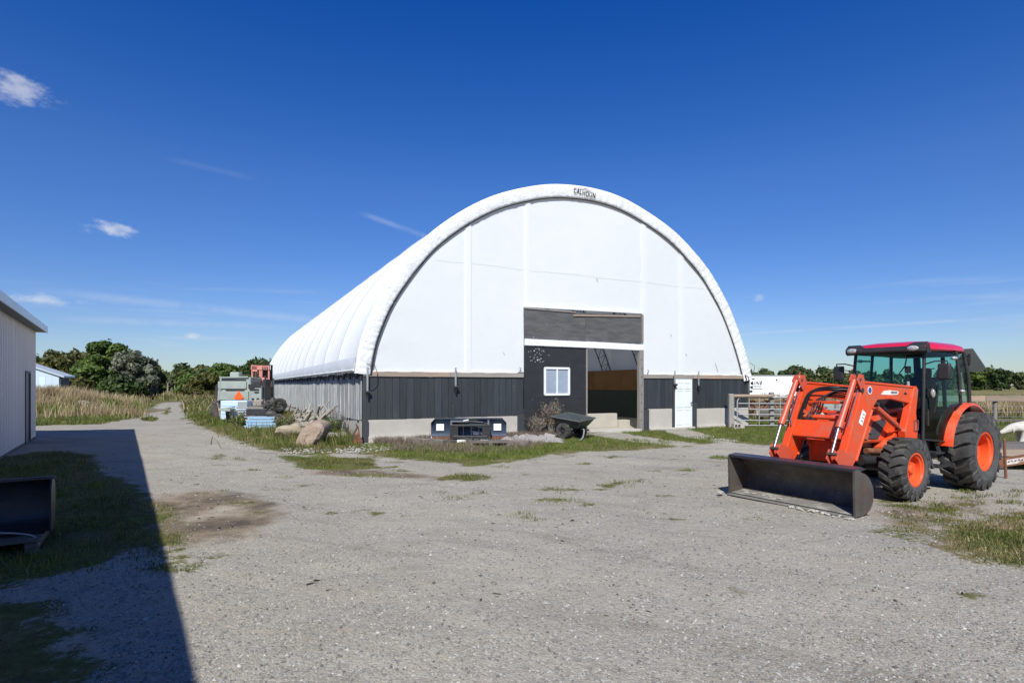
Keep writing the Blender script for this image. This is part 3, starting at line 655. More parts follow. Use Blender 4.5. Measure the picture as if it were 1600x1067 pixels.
# concrete panels
for (a, c, z1) in ((.17, 2.3, .66), (2.31, 5.06, .665), (10.51, 11.66, .79), (12.86, 14.2, .765), (14.21, 15.74, .76)):
    MB().box(((a + c) / 2, .03, z1 / 2 + .0), (c - a - .006, .14, z1)).build('concrete_panel', CONC, barn, bevel=.012)
MB().box((2.6, -.03, .09), (4.85, .22, .2)).build('footing', CONC, barn, bevel=.02)
MB().box((11.6, -.06, .035), (2.2, .25, .09)).box((14.2, -.06, .05), (2.7, .22, .12)).build('footing', CONC, barn, bevel=.02)
# white entry door
dr = MB().box((12.2, -.03, 1.03), (.90, .05, 1.94)).build('door', DOORW, barn, bevel=.004)
for (cx, cz, ww, hh_) in ((-.2, 1.66, .28, .22), (.2, 1.66, .28, .22), (-.2, 1.16, .28, .62), (.2, 1.16, .28, .62), (-.2, .46, .28, .55), (.2, .46, .28, .55)):
    f = MB()
    for (ox, oz, a, c) in ((0, hh_ / 2, ww, .025), (0, -hh_ / 2, ww, .025), (ww / 2, 0, .025, hh_), (-ww / 2, 0, .025, hh_)): f.box((12.2 + cx + ox, -.062, cz + oz), (a + .02, .016, c + .02))
    f.box((12.2 + cx, -.058, cz), (ww - .08, .012, hh_ - .08)); f.build('door_panel', DOORW, dr, bevel=.005)
MB().tube([(12.56, -.06, 1.0), (12.56, -.12, 1.0)], .014, 8).ball((12.56, -.135, 1.0), .032, 6).build('handle', BLACKM, dr, smooth=60)
MB().box((12.2, -.05, .035), (.98, .1, .035)).box((11.765, -.02, 1.0), (.03, .08, 1.95)).box((12.67, -.02, 1.0), (.03, .08, 1.95)).build('door_frame', TRIMD, barn)
# strap winches on the front
for (u, top, lo) in ((.14, 2.2, 1.5), (2.86, 2.22, 1.64), (11.72, 2.22, 1.72), (12.92, 2.22, 1.66)):
    h = MB().box((u, -.12, (top + lo) / 2), (.055, .03, top - lo)).build('winch_bracket', GALV, barn, bevel=.004)
    MB().tube([(u - .06, -.15, lo - .03), (u + .07, -.15, lo - .03)], .045, 10).box((u, -.14, lo - .12), (.03, .03, .16)).build('winch', BLACKM, h, smooth=40)
b = MB(); b.tube([(.15, -.14, 1.6), (.3, -.15, 1.68), (.42, -.13, 1.8), (.44, -.1, 2.02), (.35, -.12, 2.25), (.1, -.16, 2.3)], .009, 5).tube([(15.5, -.1, 2.1), (15.62, -.15, 2.0), (15.66, -.14, 1.6), (15.7, -.12, 1.3)], .012, 5)
b.tube([(15.45, -.12, 2.1), (15.5, -.15, 1.9), (15.42, -.15, 1.82)], .02, 5).tube([(15.7, -.15, 2.6), (15.8, -.3, 2.45), (15.85, -.22, 2.25)], .009, 5)
b.build('loose_strap', BLACKM, barn)
for k in range(4): MB().box((15.82, -.08 - .02 * k, 1.25 + .17 * k), (.09, .06, .09)).build('corner_winch', BLACKM, barn, bevel=.01)
MB().box((15.79, .02, 1.36), (.05, .12, 1.2)).build('corner_post', POSTG, barn)
for (u, z) in ((5.13, 2.14), (10.45, 2.12)): MB().tube([(u, -.05, z - .05), (u, -.1, z + .02), (u + .03, -.1, z + .1), (u - .02, -.08, z + .12)], .012, 5).build('hook', BLACKM, barn)
# plywood bay with window
for (z0, z1) in ((.03, 1.22), (1.225, 2.97)):
    if z0 > 1:   # upper sheet, cut round the window
        for (a, c, p, q) in ((5.30, 6.08, z0, z1), (7.02, 7.78, z0, z1), (6.08, 7.02, 2.25, z1), (6.08, 7.02, z0, 1.38)):
            MB().box(((a + c) / 2, -.04, (p + q) / 2), (c - a, .03, q - p)).build('plywood_sheet', PLY, barn)
    else: MB().box((6.54, -.043, (z0 + z1) / 2), (2.48, .03, z1 - z0)).build('plywood_sheet', PLY, barn)
MB().box((7.76, -.03, 1.5), (.05, .09, 2.93)).build('jamb', GREYBEAM, barn)
wf = MB()
for (cx, cz, a, c) in ((6.55, 2.25, .98, .07), (6.55, 1.36, .98, .07), (6.075, 1.80, .07, .9), (7.025, 1.80, .07, .9), (6.55, 1.80, .045, .84)): wf.box((cx, -.065, cz), (a, .06, c))
wf = wf.build('window', WHITEP, barn, bevel=.005)
for cx in (6.32, 6.78): MB().box((cx, -.055, 1.80), (.42, .01, .84)).build('pane', GLASSW, wf)
for (a, c) in ((5.30, 7.70), (7.71, 10.18)):
    n = 12; top = [(a + (c - a) * k / n, 4.20 + random.uniform(-.015, .015)) for k in range(n + 1)]
    MB().prism([(a, 3.22), (c, 3.22)] + top[::-1], -.055, -.03).build('header_sheet', PLYW, barn)
MB().bar((5.32, -.075, 4.22), (7.3, -.075, 4.19), .02, .035).build('header_batten', GREYBEAM, barn); MB().bar((7.2, -.08, 4.08), (10.1, -.08, 4.20), .02, .05).build('header_batten', BROWNWOOD, barn)
MB().bar((5.3, -.06, 4.275), (10.2, -.06, 4.33), .06, .05).build('header_flashing', WHITEP, barn)
MB().box((10.21, -.05, 3.76), (.06, .1, 1.0)).build('header_post', GREYBEAM, barn)
MB().bar((5.30, -.085, 3.10), (7.72, -.085, 3.085), .05, .21).build('white_beam', WHITEP, barn, bevel=.004)
MB().bar((7.725, -.085, 3.09), (10.24, -.085, 3.06), .05, .22).build('white_beam', WHITEP, barn, bevel=.004)
b = MB()
for k in range(34): b.box((random.gauss(5.75, .2), -.0575, random.uniform(2.45, 2.9)), (.018, .004, .018))
tag(b.build('paint_spots', WHITEP, barn), kind='stuff')
# inside
MB().add([(.1, .12, .02), (15.7, .12, .02), (15.7, LEN, .02), (.1, LEN, .02)], [(0, 1, 2, 3)]).build('barn_floor', CONCFL, barn)
for s in np.arange(0.2, 30, 2.44):
    MB().box((15.02, s + 1.22, 1.95), (.03, 2.42, 1.05)).build('inner_sheet', OSB, barn)
MB().box((15.04, 20, .72), (.04, 39.6, 1.4)).build('inner_lower_wall', DKGREEN, barn)
MB().box((15.70, 20, 1.1), (.05, 39.8, 2.0)).build('right_wall', SIDING, barn)
for b_ in range(1, NB):
    s = b_ * BAY; t_ = MB(); idx = list(range(0, len(PF), 3)) + [len(PF) - 1]
    A = [(off(i, -.12)[0], s, off(i, -.12)[1]) for i in idx]; C = [(off(i, -.62)[0], s, off(i, -.62)[1]) for i in idx]
    t_.tube(A, .028, 5).tube(C, .028, 5)
    for k in range(len(idx) - 1): t_.bar(A[k], C[k + 1], .02, .02).bar(C[k], A[k], .02, .02)
    t_.build('truss', TRUSS, barn)
MB().box((9.0, 1.9, .29), (2.9, .25, .54)).box((10.7, 1.8, .15), (.5, .4, .28)).build('feed_wall', CONC, barn, bevel=.01)
MB().box((8.9, .2, .035), (2.3, .9, .09)).build('threshold', CONC, barn, bevel=.015)
# left wall: weathered boards, dark gap, concrete base
NBRD = 52; s = .06
rest = MB()
for k in range(196):
    wd = .2 + random.uniform(-.02, .02); base = max(.44, .67 - .030 * s) + random.uniform(-.03, .03)
    tp = 1.93 + random.uniform(-.04, .03); x = -.02 + random.uniform(-.022, .022)
    tgt = MB() if k < NBRD else rest
    tgt.box((x, s + wd / 2, (base + tp) / 2), (.03, wd - .014, tp - base))
    if k % 2: tgt.box((x - .025, s + wd, (base + tp) / 2), (.02, .06, tp - base))
    if k < NBRD: tgt.build('side_board', GREYWOOD, barn)
    s += wd
    if s > LEN - .2: break
tag(rest.build('far_side_boards', GREYWOOD, barn), kind='stuff')
MB().box((.04, 20, .36), (.08, 39.8, .72)).build('side_base', CONC, barn, bevel=.01)
MB().box((.05, 20, 1.3), (.03, 39.8, 1.5)).build('side_backing', DARKPOST, barn)
MB().box((.0, 20, 2.0), (.06, 39.8, .13)).build('side_beam', DARKPOST, barn)
b = MB()
for k in range(38): s = .3 + k * 1.02; b.box((-.075, s, 1.95), (.05, .06, .2)); b.tube([(-.1, s, 1.86), (-.18, s + .05, 2.1)], .008, 4)
tag(b.build('eave_ratchets', BLACKM, barn), kind='stuff')
MB().box((7.85, LEN + .05, 1.0), (15.6, .1, 2.1)).build('rear_wall', SIDING, barn)
def text(txt, size, mat, name, parent=None, shear=0, bold=0, sp=1.0, depth=.002):
    cu = bpy.data.curves.new(name, 'FONT'); cu.body = txt; cu.size = size; cu.align_x = 'CENTER'; cu.align_y = 'CENTER'; cu.shear = shear; cu.offset = bold; cu.extrude = depth; cu.space_character = sp
    t_ = bpy.data.objects.new(name, cu); COL.objects.link(t_); dg = bpy.context.evaluated_depsgraph_get()
    me = bpy.data.meshes.new_from_object(t_.evaluated_get(dg)); bpy.data.objects.remove(t_)
    me.materials.clear(); me.materials.append(mat); o = bpy.data.objects.new(name, me); COL.objects.link(o)
    if parent: o.parent = parent
    return o
lt = text('CALHOUN', .20, BLKTXT, 'lettering', barn, bold=.002, sp=1.1); lt.rotation_euler = (R(90), R(4), 0); lt.location = (7.62, -.150, 8.33); lt.scale = (.88, 1.25, 1)
MB().tube([(7.35 + .55 * t, -.145, 8.46 + .045 * math.sin(math.pi * t) - .03 * t) for t in np.linspace(0, 1, 9)], .008, 5).build('logo_arc', REDTXT, barn)
MB().tube([(7.95 + .06 * math.cos(a), -.145, 8.30 + .07 * math.sin(a)) for a in np.linspace(-2.4, .8, 8)], .006, 5).build('logo_swoosh', REDTXT, barn)

# ------------------------------------------------------------------ left metal shed
WD = Vector((.5595, -.8288, 0)).normalized(); WN = Vector((.8288, .5595, 0)).normalized(); WC = Vector((-15.1, 18.2, 0))
shed = thing('metal_shed', 'off white metal sided shed whose wall runs along the left edge', 'building', WC, math.atan2(WD.y, WD.x))
# local x runs toward the camera along the wall, local y to the outside
WL = 36.0; HT = 3.42; DEP = 12
s = 0.0
while s < WL - .01:
    if 1.35 < s + .46 < 2.2: zl = 2.02
    else: zl = .03
    b = MB().box((s + .46, 0, (zl + HT) / 2), (.915, .03, HT - zl))
    for q in (.05, .28, .51, .74): b.prism([(s + q - .02, .015), (s + q - .008, .032), (s + q + .008, .032), (s + q + .02, .015)], zl, HT, 'z')
    b.build('wall_panel', WPANEL, shed, recalc=True); s += .92
dd = MB().box((1.84, .0, 1.02), (.9, .05, 1.98)).build('door', TRIMD, shed, bevel=.004)
MB().box((1.36, .02, 1.02), (.05, .08, 2.05)).box((2.32, .02, 1.02), (.05, .08, 2.05)).box((1.84, .02, 2.05), (1.0, .08, .06)).build('door_frame', TRIMD, dd)
MB().box((WL / 2, .0, .02), (WL, .08, .08)).build('base_trim', TRIMD, shed)
MB().box((-.02, .0, HT / 2), (.07, .07, HT)).build('corner_trim', WHITEP, shed)
rise = .30
def sl(y): return HT + .12 + rise * (-y + .3)
roof = MB().prism([(.3, sl(.3)), (-DEP / 2, sl(-DEP / 2)), (-DEP - .3, sl(.3)), (-DEP - .3, sl(.3) - .06), (-DEP / 2, sl(-DEP / 2) - .06), (.3, sl(.3) - .06)], -.3, WL, 'x').build('roof', ROOFM, shed)
MB().box((WL / 2 - .15, .30, HT + .04), (WL + .3, .03, .20)).build('fascia', FASC, shed, bevel=.004)
MB().box((WL / 2 - .15, .14, HT - .035), (WL + .3, .30, .03)).build('soffit', BLACKM, shed)
MB().prism([(.0, 0.0), (.0, HT), (-DEP / 2, sl(-DEP / 2) - .08), (-DEP, HT), (-DEP, 0)], -.02, .0, 'x').build('end_wall', WPANEL, shed)
MB().prism([(.0, 0.0), (.0, HT), (-DEP / 2, sl(-DEP / 2) - .08), (-DEP, HT), (-DEP, 0)], WL - .02, WL, 'x').build('end_wall', WPANEL, shed)
MB().box((WL / 2, -DEP, HT / 2), (WL, .03, HT)).build('back_wall', WPANEL, shed)

# small pale shed beyond it
c0 = P(96, 601, 46); sm_ = thing('small_shed', 'small pale blue metal shed in front of the left trees', 'shed', (c0.x, c0.y, 0), 0)
for k in range(12): MB().box((-.45 - k * .55, 0, 1.2), (.54, .05, 2.4 + 0)).build('wall_panel', WPANEL2, sm_)
MB().prism([(-6.8, 2.4), (-.15, 2.4), (-6.8, 4.5)], -.03, .02).build('gable', WPANEL2, sm_)
MB().box((-.12, .5, 1.15), (.05, .9, 2.3)).build('side_wall', TRIMD, sm_)
MB().prism([(.35, 2.28), (.35, 2.42), (-6.9, 4.78), (-6.9, 4.62)], -.2, 1.0).build('roof', ROOFM, sm_)

# ------------------------------------------------------------------ trees
def foliage(clumps, n, size, flat=1.0):
    """clumps: list of (x,y,z,r,rz); n leaves in total, spread near the clump surfaces"""
    C = np.array(clumps); wgt = C[:, 3] ** 2; wgt /= wgt.sum(); idx = rng.choice(len(C), n, p=wgt)
    d = rng.normal(size=(n, 3)); d /= np.linalg.norm(d, axis=1)[:, None]
    r = C[idx, 3] * rng.uniform(.45, 1.0, n) ** .6 * np.where(rng.random(n) < .14, rng.uniform(1.05, 1.45, n), 1.0)
    ctr = C[idx, :3] + d * np.stack([r, r, r * C[idx, 4]], 1)
    nrm = d + rng.normal(0, .55, (n, 3)); nrm /= np.linalg.norm(nrm, axis=1)[:, None]
    a = np.cross(nrm, rng.normal(size=(n, 3))); a /= np.linalg.norm(a, axis=1)[:, None]; b = np.cross(nrm, a)
    s = (size * rng.uniform(.5, 1.3, n))[:, None]
    V = np.stack([ctr - a * s, ctr + b * s * .55, ctr + a * s, ctr - b * s * .55], 1).reshape(-1, 3)
    F = np.arange(4 * n).reshape(-1, 4)
    cl = rng.normal(0, .16, len(C))[idx]
    T = np.clip(.48 + cl + rng.normal(0, .16, n), 0, 1)
    return V, F, np.repeat(T, 4)
def tree(x, y, h, wd, mat, label, group=None, nl=5200, leaf=.28, name='tree', low=.12, clumpn=34, cat='tree', seed=0):
    rr = random.Random(seed * 13 + 5)
    t = thing(name, label, cat, (x, y, -.05), rr.uniform(0, 6), group)
    tk = MB(); tr_ = h * .028 + .04
    tk.tube([(0, 0, 0), (.1, 0, h * .2), (0, .15, h * .45), (.1, .1, h * .8)], [tr_ * 1.3, tr_, tr_ * .7, tr_ * .2], 8)
    cl = []
    for k in range(clumpn):
        zz = rr.uniform(low, .9); rad = wd / 2 * (math.sin(math.pi * min(1, (zz - low) / (1 - low) * .80 + .17)) ** .6)
        a = rr.uniform(0, 6.3); q = rad * rr.uniform(.35, .95) ; cr = wd * rr.uniform(.11, .19)
        c = (q * math.cos(a), q * math.sin(a), h * zz); cl.append((*c, cr, rr.uniform(.6, .9)))
        if k % 3 == 0: tk.tube([(0, .05, h * zz * .55), (c[0] * .5, c[1] * .5, h * zz * .8), c], [tr_ * .5, tr_ * .3, .02], 5)
    cl.append((0, 0, h * .9, wd * .15, .8))
    tk.build('trunk', BARK, t, smooth=60)
    V, F, T = foliage(cl, nl, leaf); np_mesh('crown', V, F, mat, T, t)
    return t
def TP(px, Y): return (px - 800) / 900 * Y
# left cluster
tree(TP(82, 74), 74, 6.2, 6.5, LEAF_OLIVE, 'olive brown bushy tree behind the small pale shed, leftmost', seed=1)
tree(TP(40, 80), 80, 5.6, 7, LEAF_DARK, 'dark tree mostly hidden behind the metal shed edge', seed=11)
tree(TP(118, 78), 78, 6.4, 6.5, LEAF_OLIVE, 'broad reddish olive tree between the pale shed and the tallest tree', seed=2, nl=6500)
tree(TP(163, 72), 72, 7.4, 6.0, LEAF_GREEN, 'tallest bright green rounded tree beyond the dry mound', seed=3, nl=8000)
tree(TP(140, 68), 68, 4.2, 4.8, LEAF_GREEN, 'lower green leafy bush in front of the tallest tree', seed=4, low=.02)
tree(TP(208, 70), 70, 6.0, 5.2, LEAF_GREY, 'silvery grey green tree right of the tallest tree', seed=5, nl=7500, low=.02)
tree(TP(232, 74), 74, 4.2, 3.6, LEAF_DARK, 'small dark tree at the right end of the left cluster', seed=6, low=.02)
tree(TP(185, 68), 68, 2.6, 5.5, LEAF_DARK, 'low dark shrub under the silvery tree', seed=7, low=.0, name='shrub', cat='shrub')
tree(TP(105, 66), 66, 2.4, 6.0, LEAF_OLIVE, 'low olive shrub under the reddish olive tree', seed=8, low=.0, name='shrub', cat='shrub')
# trees behind the wrecks
tree(TP(352, 90), 90, 5.0, 5.5, LEAF_GREEN, 'green tree just left of and behind the faded red frame', seed=9, low=.05)
tree(TP(322, 84), 84, 3.4, 5, LEAF_OLIVE, 'low olive bush left of the old combine', seed=10, low=.0, name='shrub', cat='shrub')
tree(TP(408, 86), 86, 5.6, 6.5, LEAF_DARK, 'dark green tree seen between the red frame and the barn', seed=12, nl=6500, low=.02)
tree(TP(428, 84), 84, 4.0, 5.5, LEAF_DARK, 'dark tree partly hidden behind the far end of the barn', seed=13, low=.02)
tree(TP(300, 100), 100, 3.6, 6, LEAF_GREEN, 'yellowish green bush on the verge beyond the track', seed=14, low=.0, name='shrub', cat='shrub')
def woodland(name, label, x0, x1, Y, hmin, hmax, n, leaf, mat, seed, trunks=0, dens=1.0):
    rr = random.Random(seed); cl = []
    X0, X1 = TP(x0, Y), TP(x1, Y); k = int((X1 - X0) / 1.5)
    for i in range(k):
        x = X0 + (X1 - X0) * (i + rr.random()) / k; y = Y + rr.uniform(-8, 22); h = rr.uniform(hmin, hmax) * (.82 + .5 * float(vnoise(np.array(x), np.array(seed * 7.3), .09)))
        for q in range(7):
            z = h * rr.uniform(.1, .9); r = h * rr.uniform(.16, .30); cl.append((x + rr.uniform(-2.2, 2.2), y + rr.uniform(-1.5, 1.5), z, r, .85))
    V, F, T = foliage(cl, n, leaf); tag(np_mesh(name, V, F, mat, T), label, None, kind='stuff')
    if trunks:
        b = MB()
        for i in range(trunks):
            x = X0 + (X1 - X0) * rr.random(); y = Y - 9 + rr.random(); b.tube([(x, y, 0), (x + rr.uniform(-.5, .5), y, 1.5), (x + rr.uniform(-1, 1), y, 3.0)], [.09, .07, .03], 5)
        tag(b.build('bare_trunks', LOGW), 'thin pale bare stems at the foot of the distant wood', None, kind='stuff')
woodland('distant_wood', 'distant green wood along the horizon between the left trees and the barn', 225, 480, 150, 5.2, 6.6, 34000, .62, LEAF_WOOD, 1, 26)
woodland('far_left_wood', 'far wood continuing behind the left trees', -200, 240, 170, 5.5, 7.0, 14000, .8, LEAF_WOOD, 2)
woodland('far_right_wood', 'long dark wood along the horizon behind the right fence', 1150, 1900, 230, 5.6, 7.6, 90000, .8, LEAF_WOOD, 3)
woodland('verge_bushes', 'low bushes at the foot of the distant wood beyond the track', 232, 425, 98, 1.6, 3.0, 12000, .35, LEAF_OLIVE, 4)
tree(TP(1562, 190), 190, 7.3, 6, LEAF_DARK, 'single taller tree crown rising from the right wood', seed=21, leaf=.5, nl=3000, low=.05)
tree(TP(1520, 200), 200, 7.0, 7, LEAF_GREEN, 'greener rounded tree in the right wood beside the tractor sign', seed=22, leaf=.5, nl=3000, low=.05)
tree(TP(1255, 100), 100, 3.6, 5, LEAF_OLIVE, 'olive bush behind the white trailer end', seed=23, leaf=.35, nl=3500, low=.0, name='shrub', cat='shrub')

def dry(name, label, n, region, h, wd, mat=DRYG, zf=None):
    x = rng.uniform(region[0], region[1], n); y = rng.uniform(region[2], region[3], n); k = fbm(x, y, .5, 3) > .38; x, y = x[k], y[k]
    z = zf(x, y) if zf else zg(x, y)
    tint = np.clip(fbm(x, y, .9, 3) + rng.normal(0, .15, len(x)), 0, 1)
    return blades(name, np.stack([x, y, z], 1), h * (0.6 + .8 * fbm(x, y, .7, 2)), wd, mat, .7, label, tint)
# mound with dry grass, left
MC = (-28.6, 34.5)
def mz(x, y):
    x = np.asarray(x, float); y = np.asarray(y, float); d = ((x - MC[0]) / 5.4) ** 2 + ((y - MC[1]) / 6.0) ** 2
    return 1.05 * np.exp(-d * 1.6) * (.75 + .5 * fbm(x, y, .6, 3))
rows = [[(x, y, float(mz(x, y)) - .09) for x in np.linspace(MC[0] - 9, MC[0] + 7, 40)] for y in np.linspace(MC[1] - 8, MC[1] + 8, 34)]
MDIRT = material('mound_soil', (.20, .155, .09), .95, var=(.13, .12, .05), vs=1.5, bump=.03, bs=3)
tag(MB().grid(rows).build('dirt_mound', MDIRT, smooth=60), kind='structure')
def mound_grass():
    n = 26000; x = rng.normal(MC[0], 4.3, n); y = rng.normal(MC[1], 2.9, n)
    k = (x < -.655 * y + 1.2 * fbm(x, y, .9, 2)) & (x > MC[0] - 9) & (np.abs(y - MC[1]) < 6.5) & (fbm(x, y, .8, 3) > .36); x, y = x[k], y[k]
    tint = np.clip(fbm(x, y, .9, 3) * 1.1 + rng.normal(0, .16, len(x)), 0, 1)
    g = fbm(x + 30, y, .35, 3) > .66
    Pm = np.stack([x, y, mz(x, y)], 1)
    blades('tall_dry_grass', Pm[~g], .55, .028, DRYG, .6, 'tall dry brown grass covering the mound left of the track', tint[~g])
    blades('green_weeds', Pm[g], .42, .04, GRASSM, .7, 'green weeds among the dry grass on the mound', tint[g])
mound_grass()
for i, (px, py, r) in enumerate([(128, 632, .5), (139, 637, .42), (148, 640, .30), (60, 628, .36), (72, 632, .25), (116, 636, .25), (101, 634, .38), (57, 635, .2)]):
    yy = 27.0
    while yy < 38 and 1.67 + (602 - py) / 900 * yy > float(mz((px - 800) / 900 * yy, yy)) + .05: yy += .1
    b = MB(); rock(b, (0, 0, 0), r * .62, 1.5, 1, .6, seed=i); o = b.build('rock', ROCKW, smooth=30); o.location = ((px - 800) / 900 * yy, yy, float(mz((px - 800) / 900 * yy, yy)) + .10)
    tag(o, ['largest pale rock lying on the dry mound', 'flat pale rock just right of the largest mound rock', 'small pale rock at the right end of the mound rocks', 'pale rock on the mound nearest the metal shed corner', 'small pale stone second from the metal shed corner', 'small pale stone just left of the largest mound rock', 'wide pale rock halfway along the mound rocks', 'smallest pale stone low beside the metal shed corner'][i], 'rock', 'pale rocks on the dry mound')
dry('field_grass', 'tall dry weeds in the field behind the right fence', 30000, (12, 60, 29, 60), .62, .05)
dry('field_weeds', 'green weeds in the field behind the right fence', 9000, (12, 60, 27, 45), .35, .05, GRASSM)
def side_weeds():
    for name, label, n, h, mat in (('verge_weeds', 'rough olive weeds on both sides of the distant track', 30000, .34, GRASSO), ('verge_dry_grass', 'dry pale grass among the weeds beyond the old combine', 9000, .45, DRYG)):
        y = rng.uniform(30, 92, n); x = rng.uniform(-70, -10, n); k = x / y * 900 + 800
        keep = (((k > 288) & (k < 430)) | ((k < 236) & (k > 60) & (y > 44)) | ((k > 240) & (k < 285) & (y > 62))) & (fbm(x, y, .35, 3) > .4); x, y = x[keep], y[keep]
        keep = ~((y < 40) & (x > -.5 * y)); x, y = x[keep], y[keep]
        tint = np.clip(fbm(x, y, .5, 3) + rng.normal(0, .15, len(x)), 0, 1)
        blades(name, np.stack([x, y, np.where(y > 63.5, -.06, zg(x, y))], 1), h * (.5 + fbm(x, y, .3, 2)) * np.where(y > 60, 1.3, 1), .07, mat, .8, label, tint)
side_weeds()
dry('back_weeds', 'dry weeds around the parked machines behind the gate', 7000, (10, 24, 31, 50), .2, .05, GRASSO)
# weeds at the barn foot
def foot_weeds():
    n = 11000; u = rng.uniform(.3, 7.2, n); s_ = -rng.gamma(2.0, .22, n) - .05; k = (fbm(u, s_, 2.2, 2) > .42); u, s_ = u[k], s_[k]
    x = BO.x + U.x * u + D.x * s_; y = BO.y + U.y * u + D.y * s_
    blades('dry_foot_weeds', np.stack([x, y, zg(x, y)], 1), .17, .009, DEADL, 1.0, 'dry brown weeds at the foot of the barn front', None)
    n = 7000; s_ = rng.uniform(-.5, 16, n); u = -rng.gamma(2.0, .35, n) - .1; x = BO.x + U.x * u + D.x * s_; y = BO.y + U.y * u + D.y * s_
    blades('green_foot_weeds', np.stack([x, y, zg(x, y)], 1), .28, .018, GRASSO, .8, 'green and olive weeds along the barn side wall', None)
foot_weeds()

# ------------------------------------------------------------------ wheels
def wheel(parent, c, R0, hw, rimr, lugs, lugh, side, rimmat=RIMORG, name='wheel', disc=.30, lugw=.5, tyremat=RUBBER, hub=True, tilt=.62):
    """axis along local y; side=+1 outer face towards +y. Returns the rim object with a tyre child"""
    cx, cy, cz = c; s = side
    rim = MB()
    rim.lathe([(rimr + .012, s * hw * .80), (rimr + .014, s * hw * .86), (rimr - .012, s * hw * .86), (rimr - .02, s * hw * .74), (rimr - .045, s * hw * .68), (rimr - .05, s * hw * disc), (rimr - .075, s * hw * (disc - .06)), (rimr * .48, s * hw * (disc - .12)), (rimr * .46, s * hw * (disc + .02)), (.001, s * hw * (disc + .02))], 40, 'y', c)
    rim = rim.build(name, rimmat, parent, smooth=35)
    if hub:
        h = MB().lathe([(rimr * .30, s * hw * disc), (rimr * .30, s * hw * (disc + .22)), (rimr * .24, s * hw * (disc + .30)), (.001, s * hw * (disc + .32))], 20, 'y', c)
        for k in range(8):
            a = k * math.pi / 4; h.box((cx + rimr * .40 * math.cos(a), cy + s * hw * (disc + .06), cz + rimr * .40 * math.sin(a)), (.028, .03, .028), Matrix.Rotation(-a, 3, 'Y'))
        h.build('hub', rimmat, rim, smooth=35)
    t = MB(); r1 = R0 - lugh
    prof = [(rimr - .01, .70), (rimr + .015, .86), (rimr + (r1 - rimr) * .35, .985), (rimr + (r1 - rimr) * .65, 1.0), (r1 - .05, .95), (r1 - .012, .84), (r1, .5), (r1 + .006, 0)]
    full = [(r, y * hw) for r, y in prof] + [(r, -y * hw) for r, y in prof[-2::-1]]
    t.lathe(full, 48, 'y', c)
    for sd_ in (-1, 1):
        for k in range(lugs):
            a0 = 2 * math.pi * (k + (.5 if sd_ > 0 else 0)) / lugs; da = 2 * math.pi / lugs
            secs = [(-.06, 0.0, r1 - .002, 1), (.35, .25, r1 - .002, 1), (.68, .45, r1 - .004, 1.05), (.90, .55, r1 - .02, 1.25), (1.015, .58, r1 - .09, 1.1)]
            V = []
            for (yy, sh, rb, ww) in secs:
                a = a0 + sh * da * tilt * 1.6; hwid = da * lugw * .5 * ww
                top = R0 if yy < .8 else (R0 - .008 if yy < 1 else rb + .02)
                for (aa, rr) in ((a - hwid * 1.12, rb - .02), (a - hwid * .8, top), (a + hwid * .8, top), (a + hwid * 1.12, rb - .02)):
                    V.append((cx + rr * math.cos(aa), cy + sd_ * yy * hw + (.004 * sd_ if yy > 1 else 0), cz + rr * math.sin(aa)))
            F = []
            for i in range(len(secs) - 1):
                for j in range(3): F.append((i * 4 + j, i * 4 + j + 1, i * 4 + j + 5, i * 4 + j + 4))
            F += [(0, 3, 2, 1), tuple(len(V) - 4 + q for q in range(4))]
            t.add(V, F)
    t.build('tyre', tyremat, rim, smooth=30)
    ring = MB().lathe([(rimr + .018, s * hw * .90), (rimr + (r1 - rimr) * .3, s * (hw * .985 + .003)), (rimr + (r1 - rimr) * .62, s * (hw * 1.0 + .003))], 48, 'y', c)
    ring.build('sidewall', RUBBERD, rim, smooth=60)
    return rim

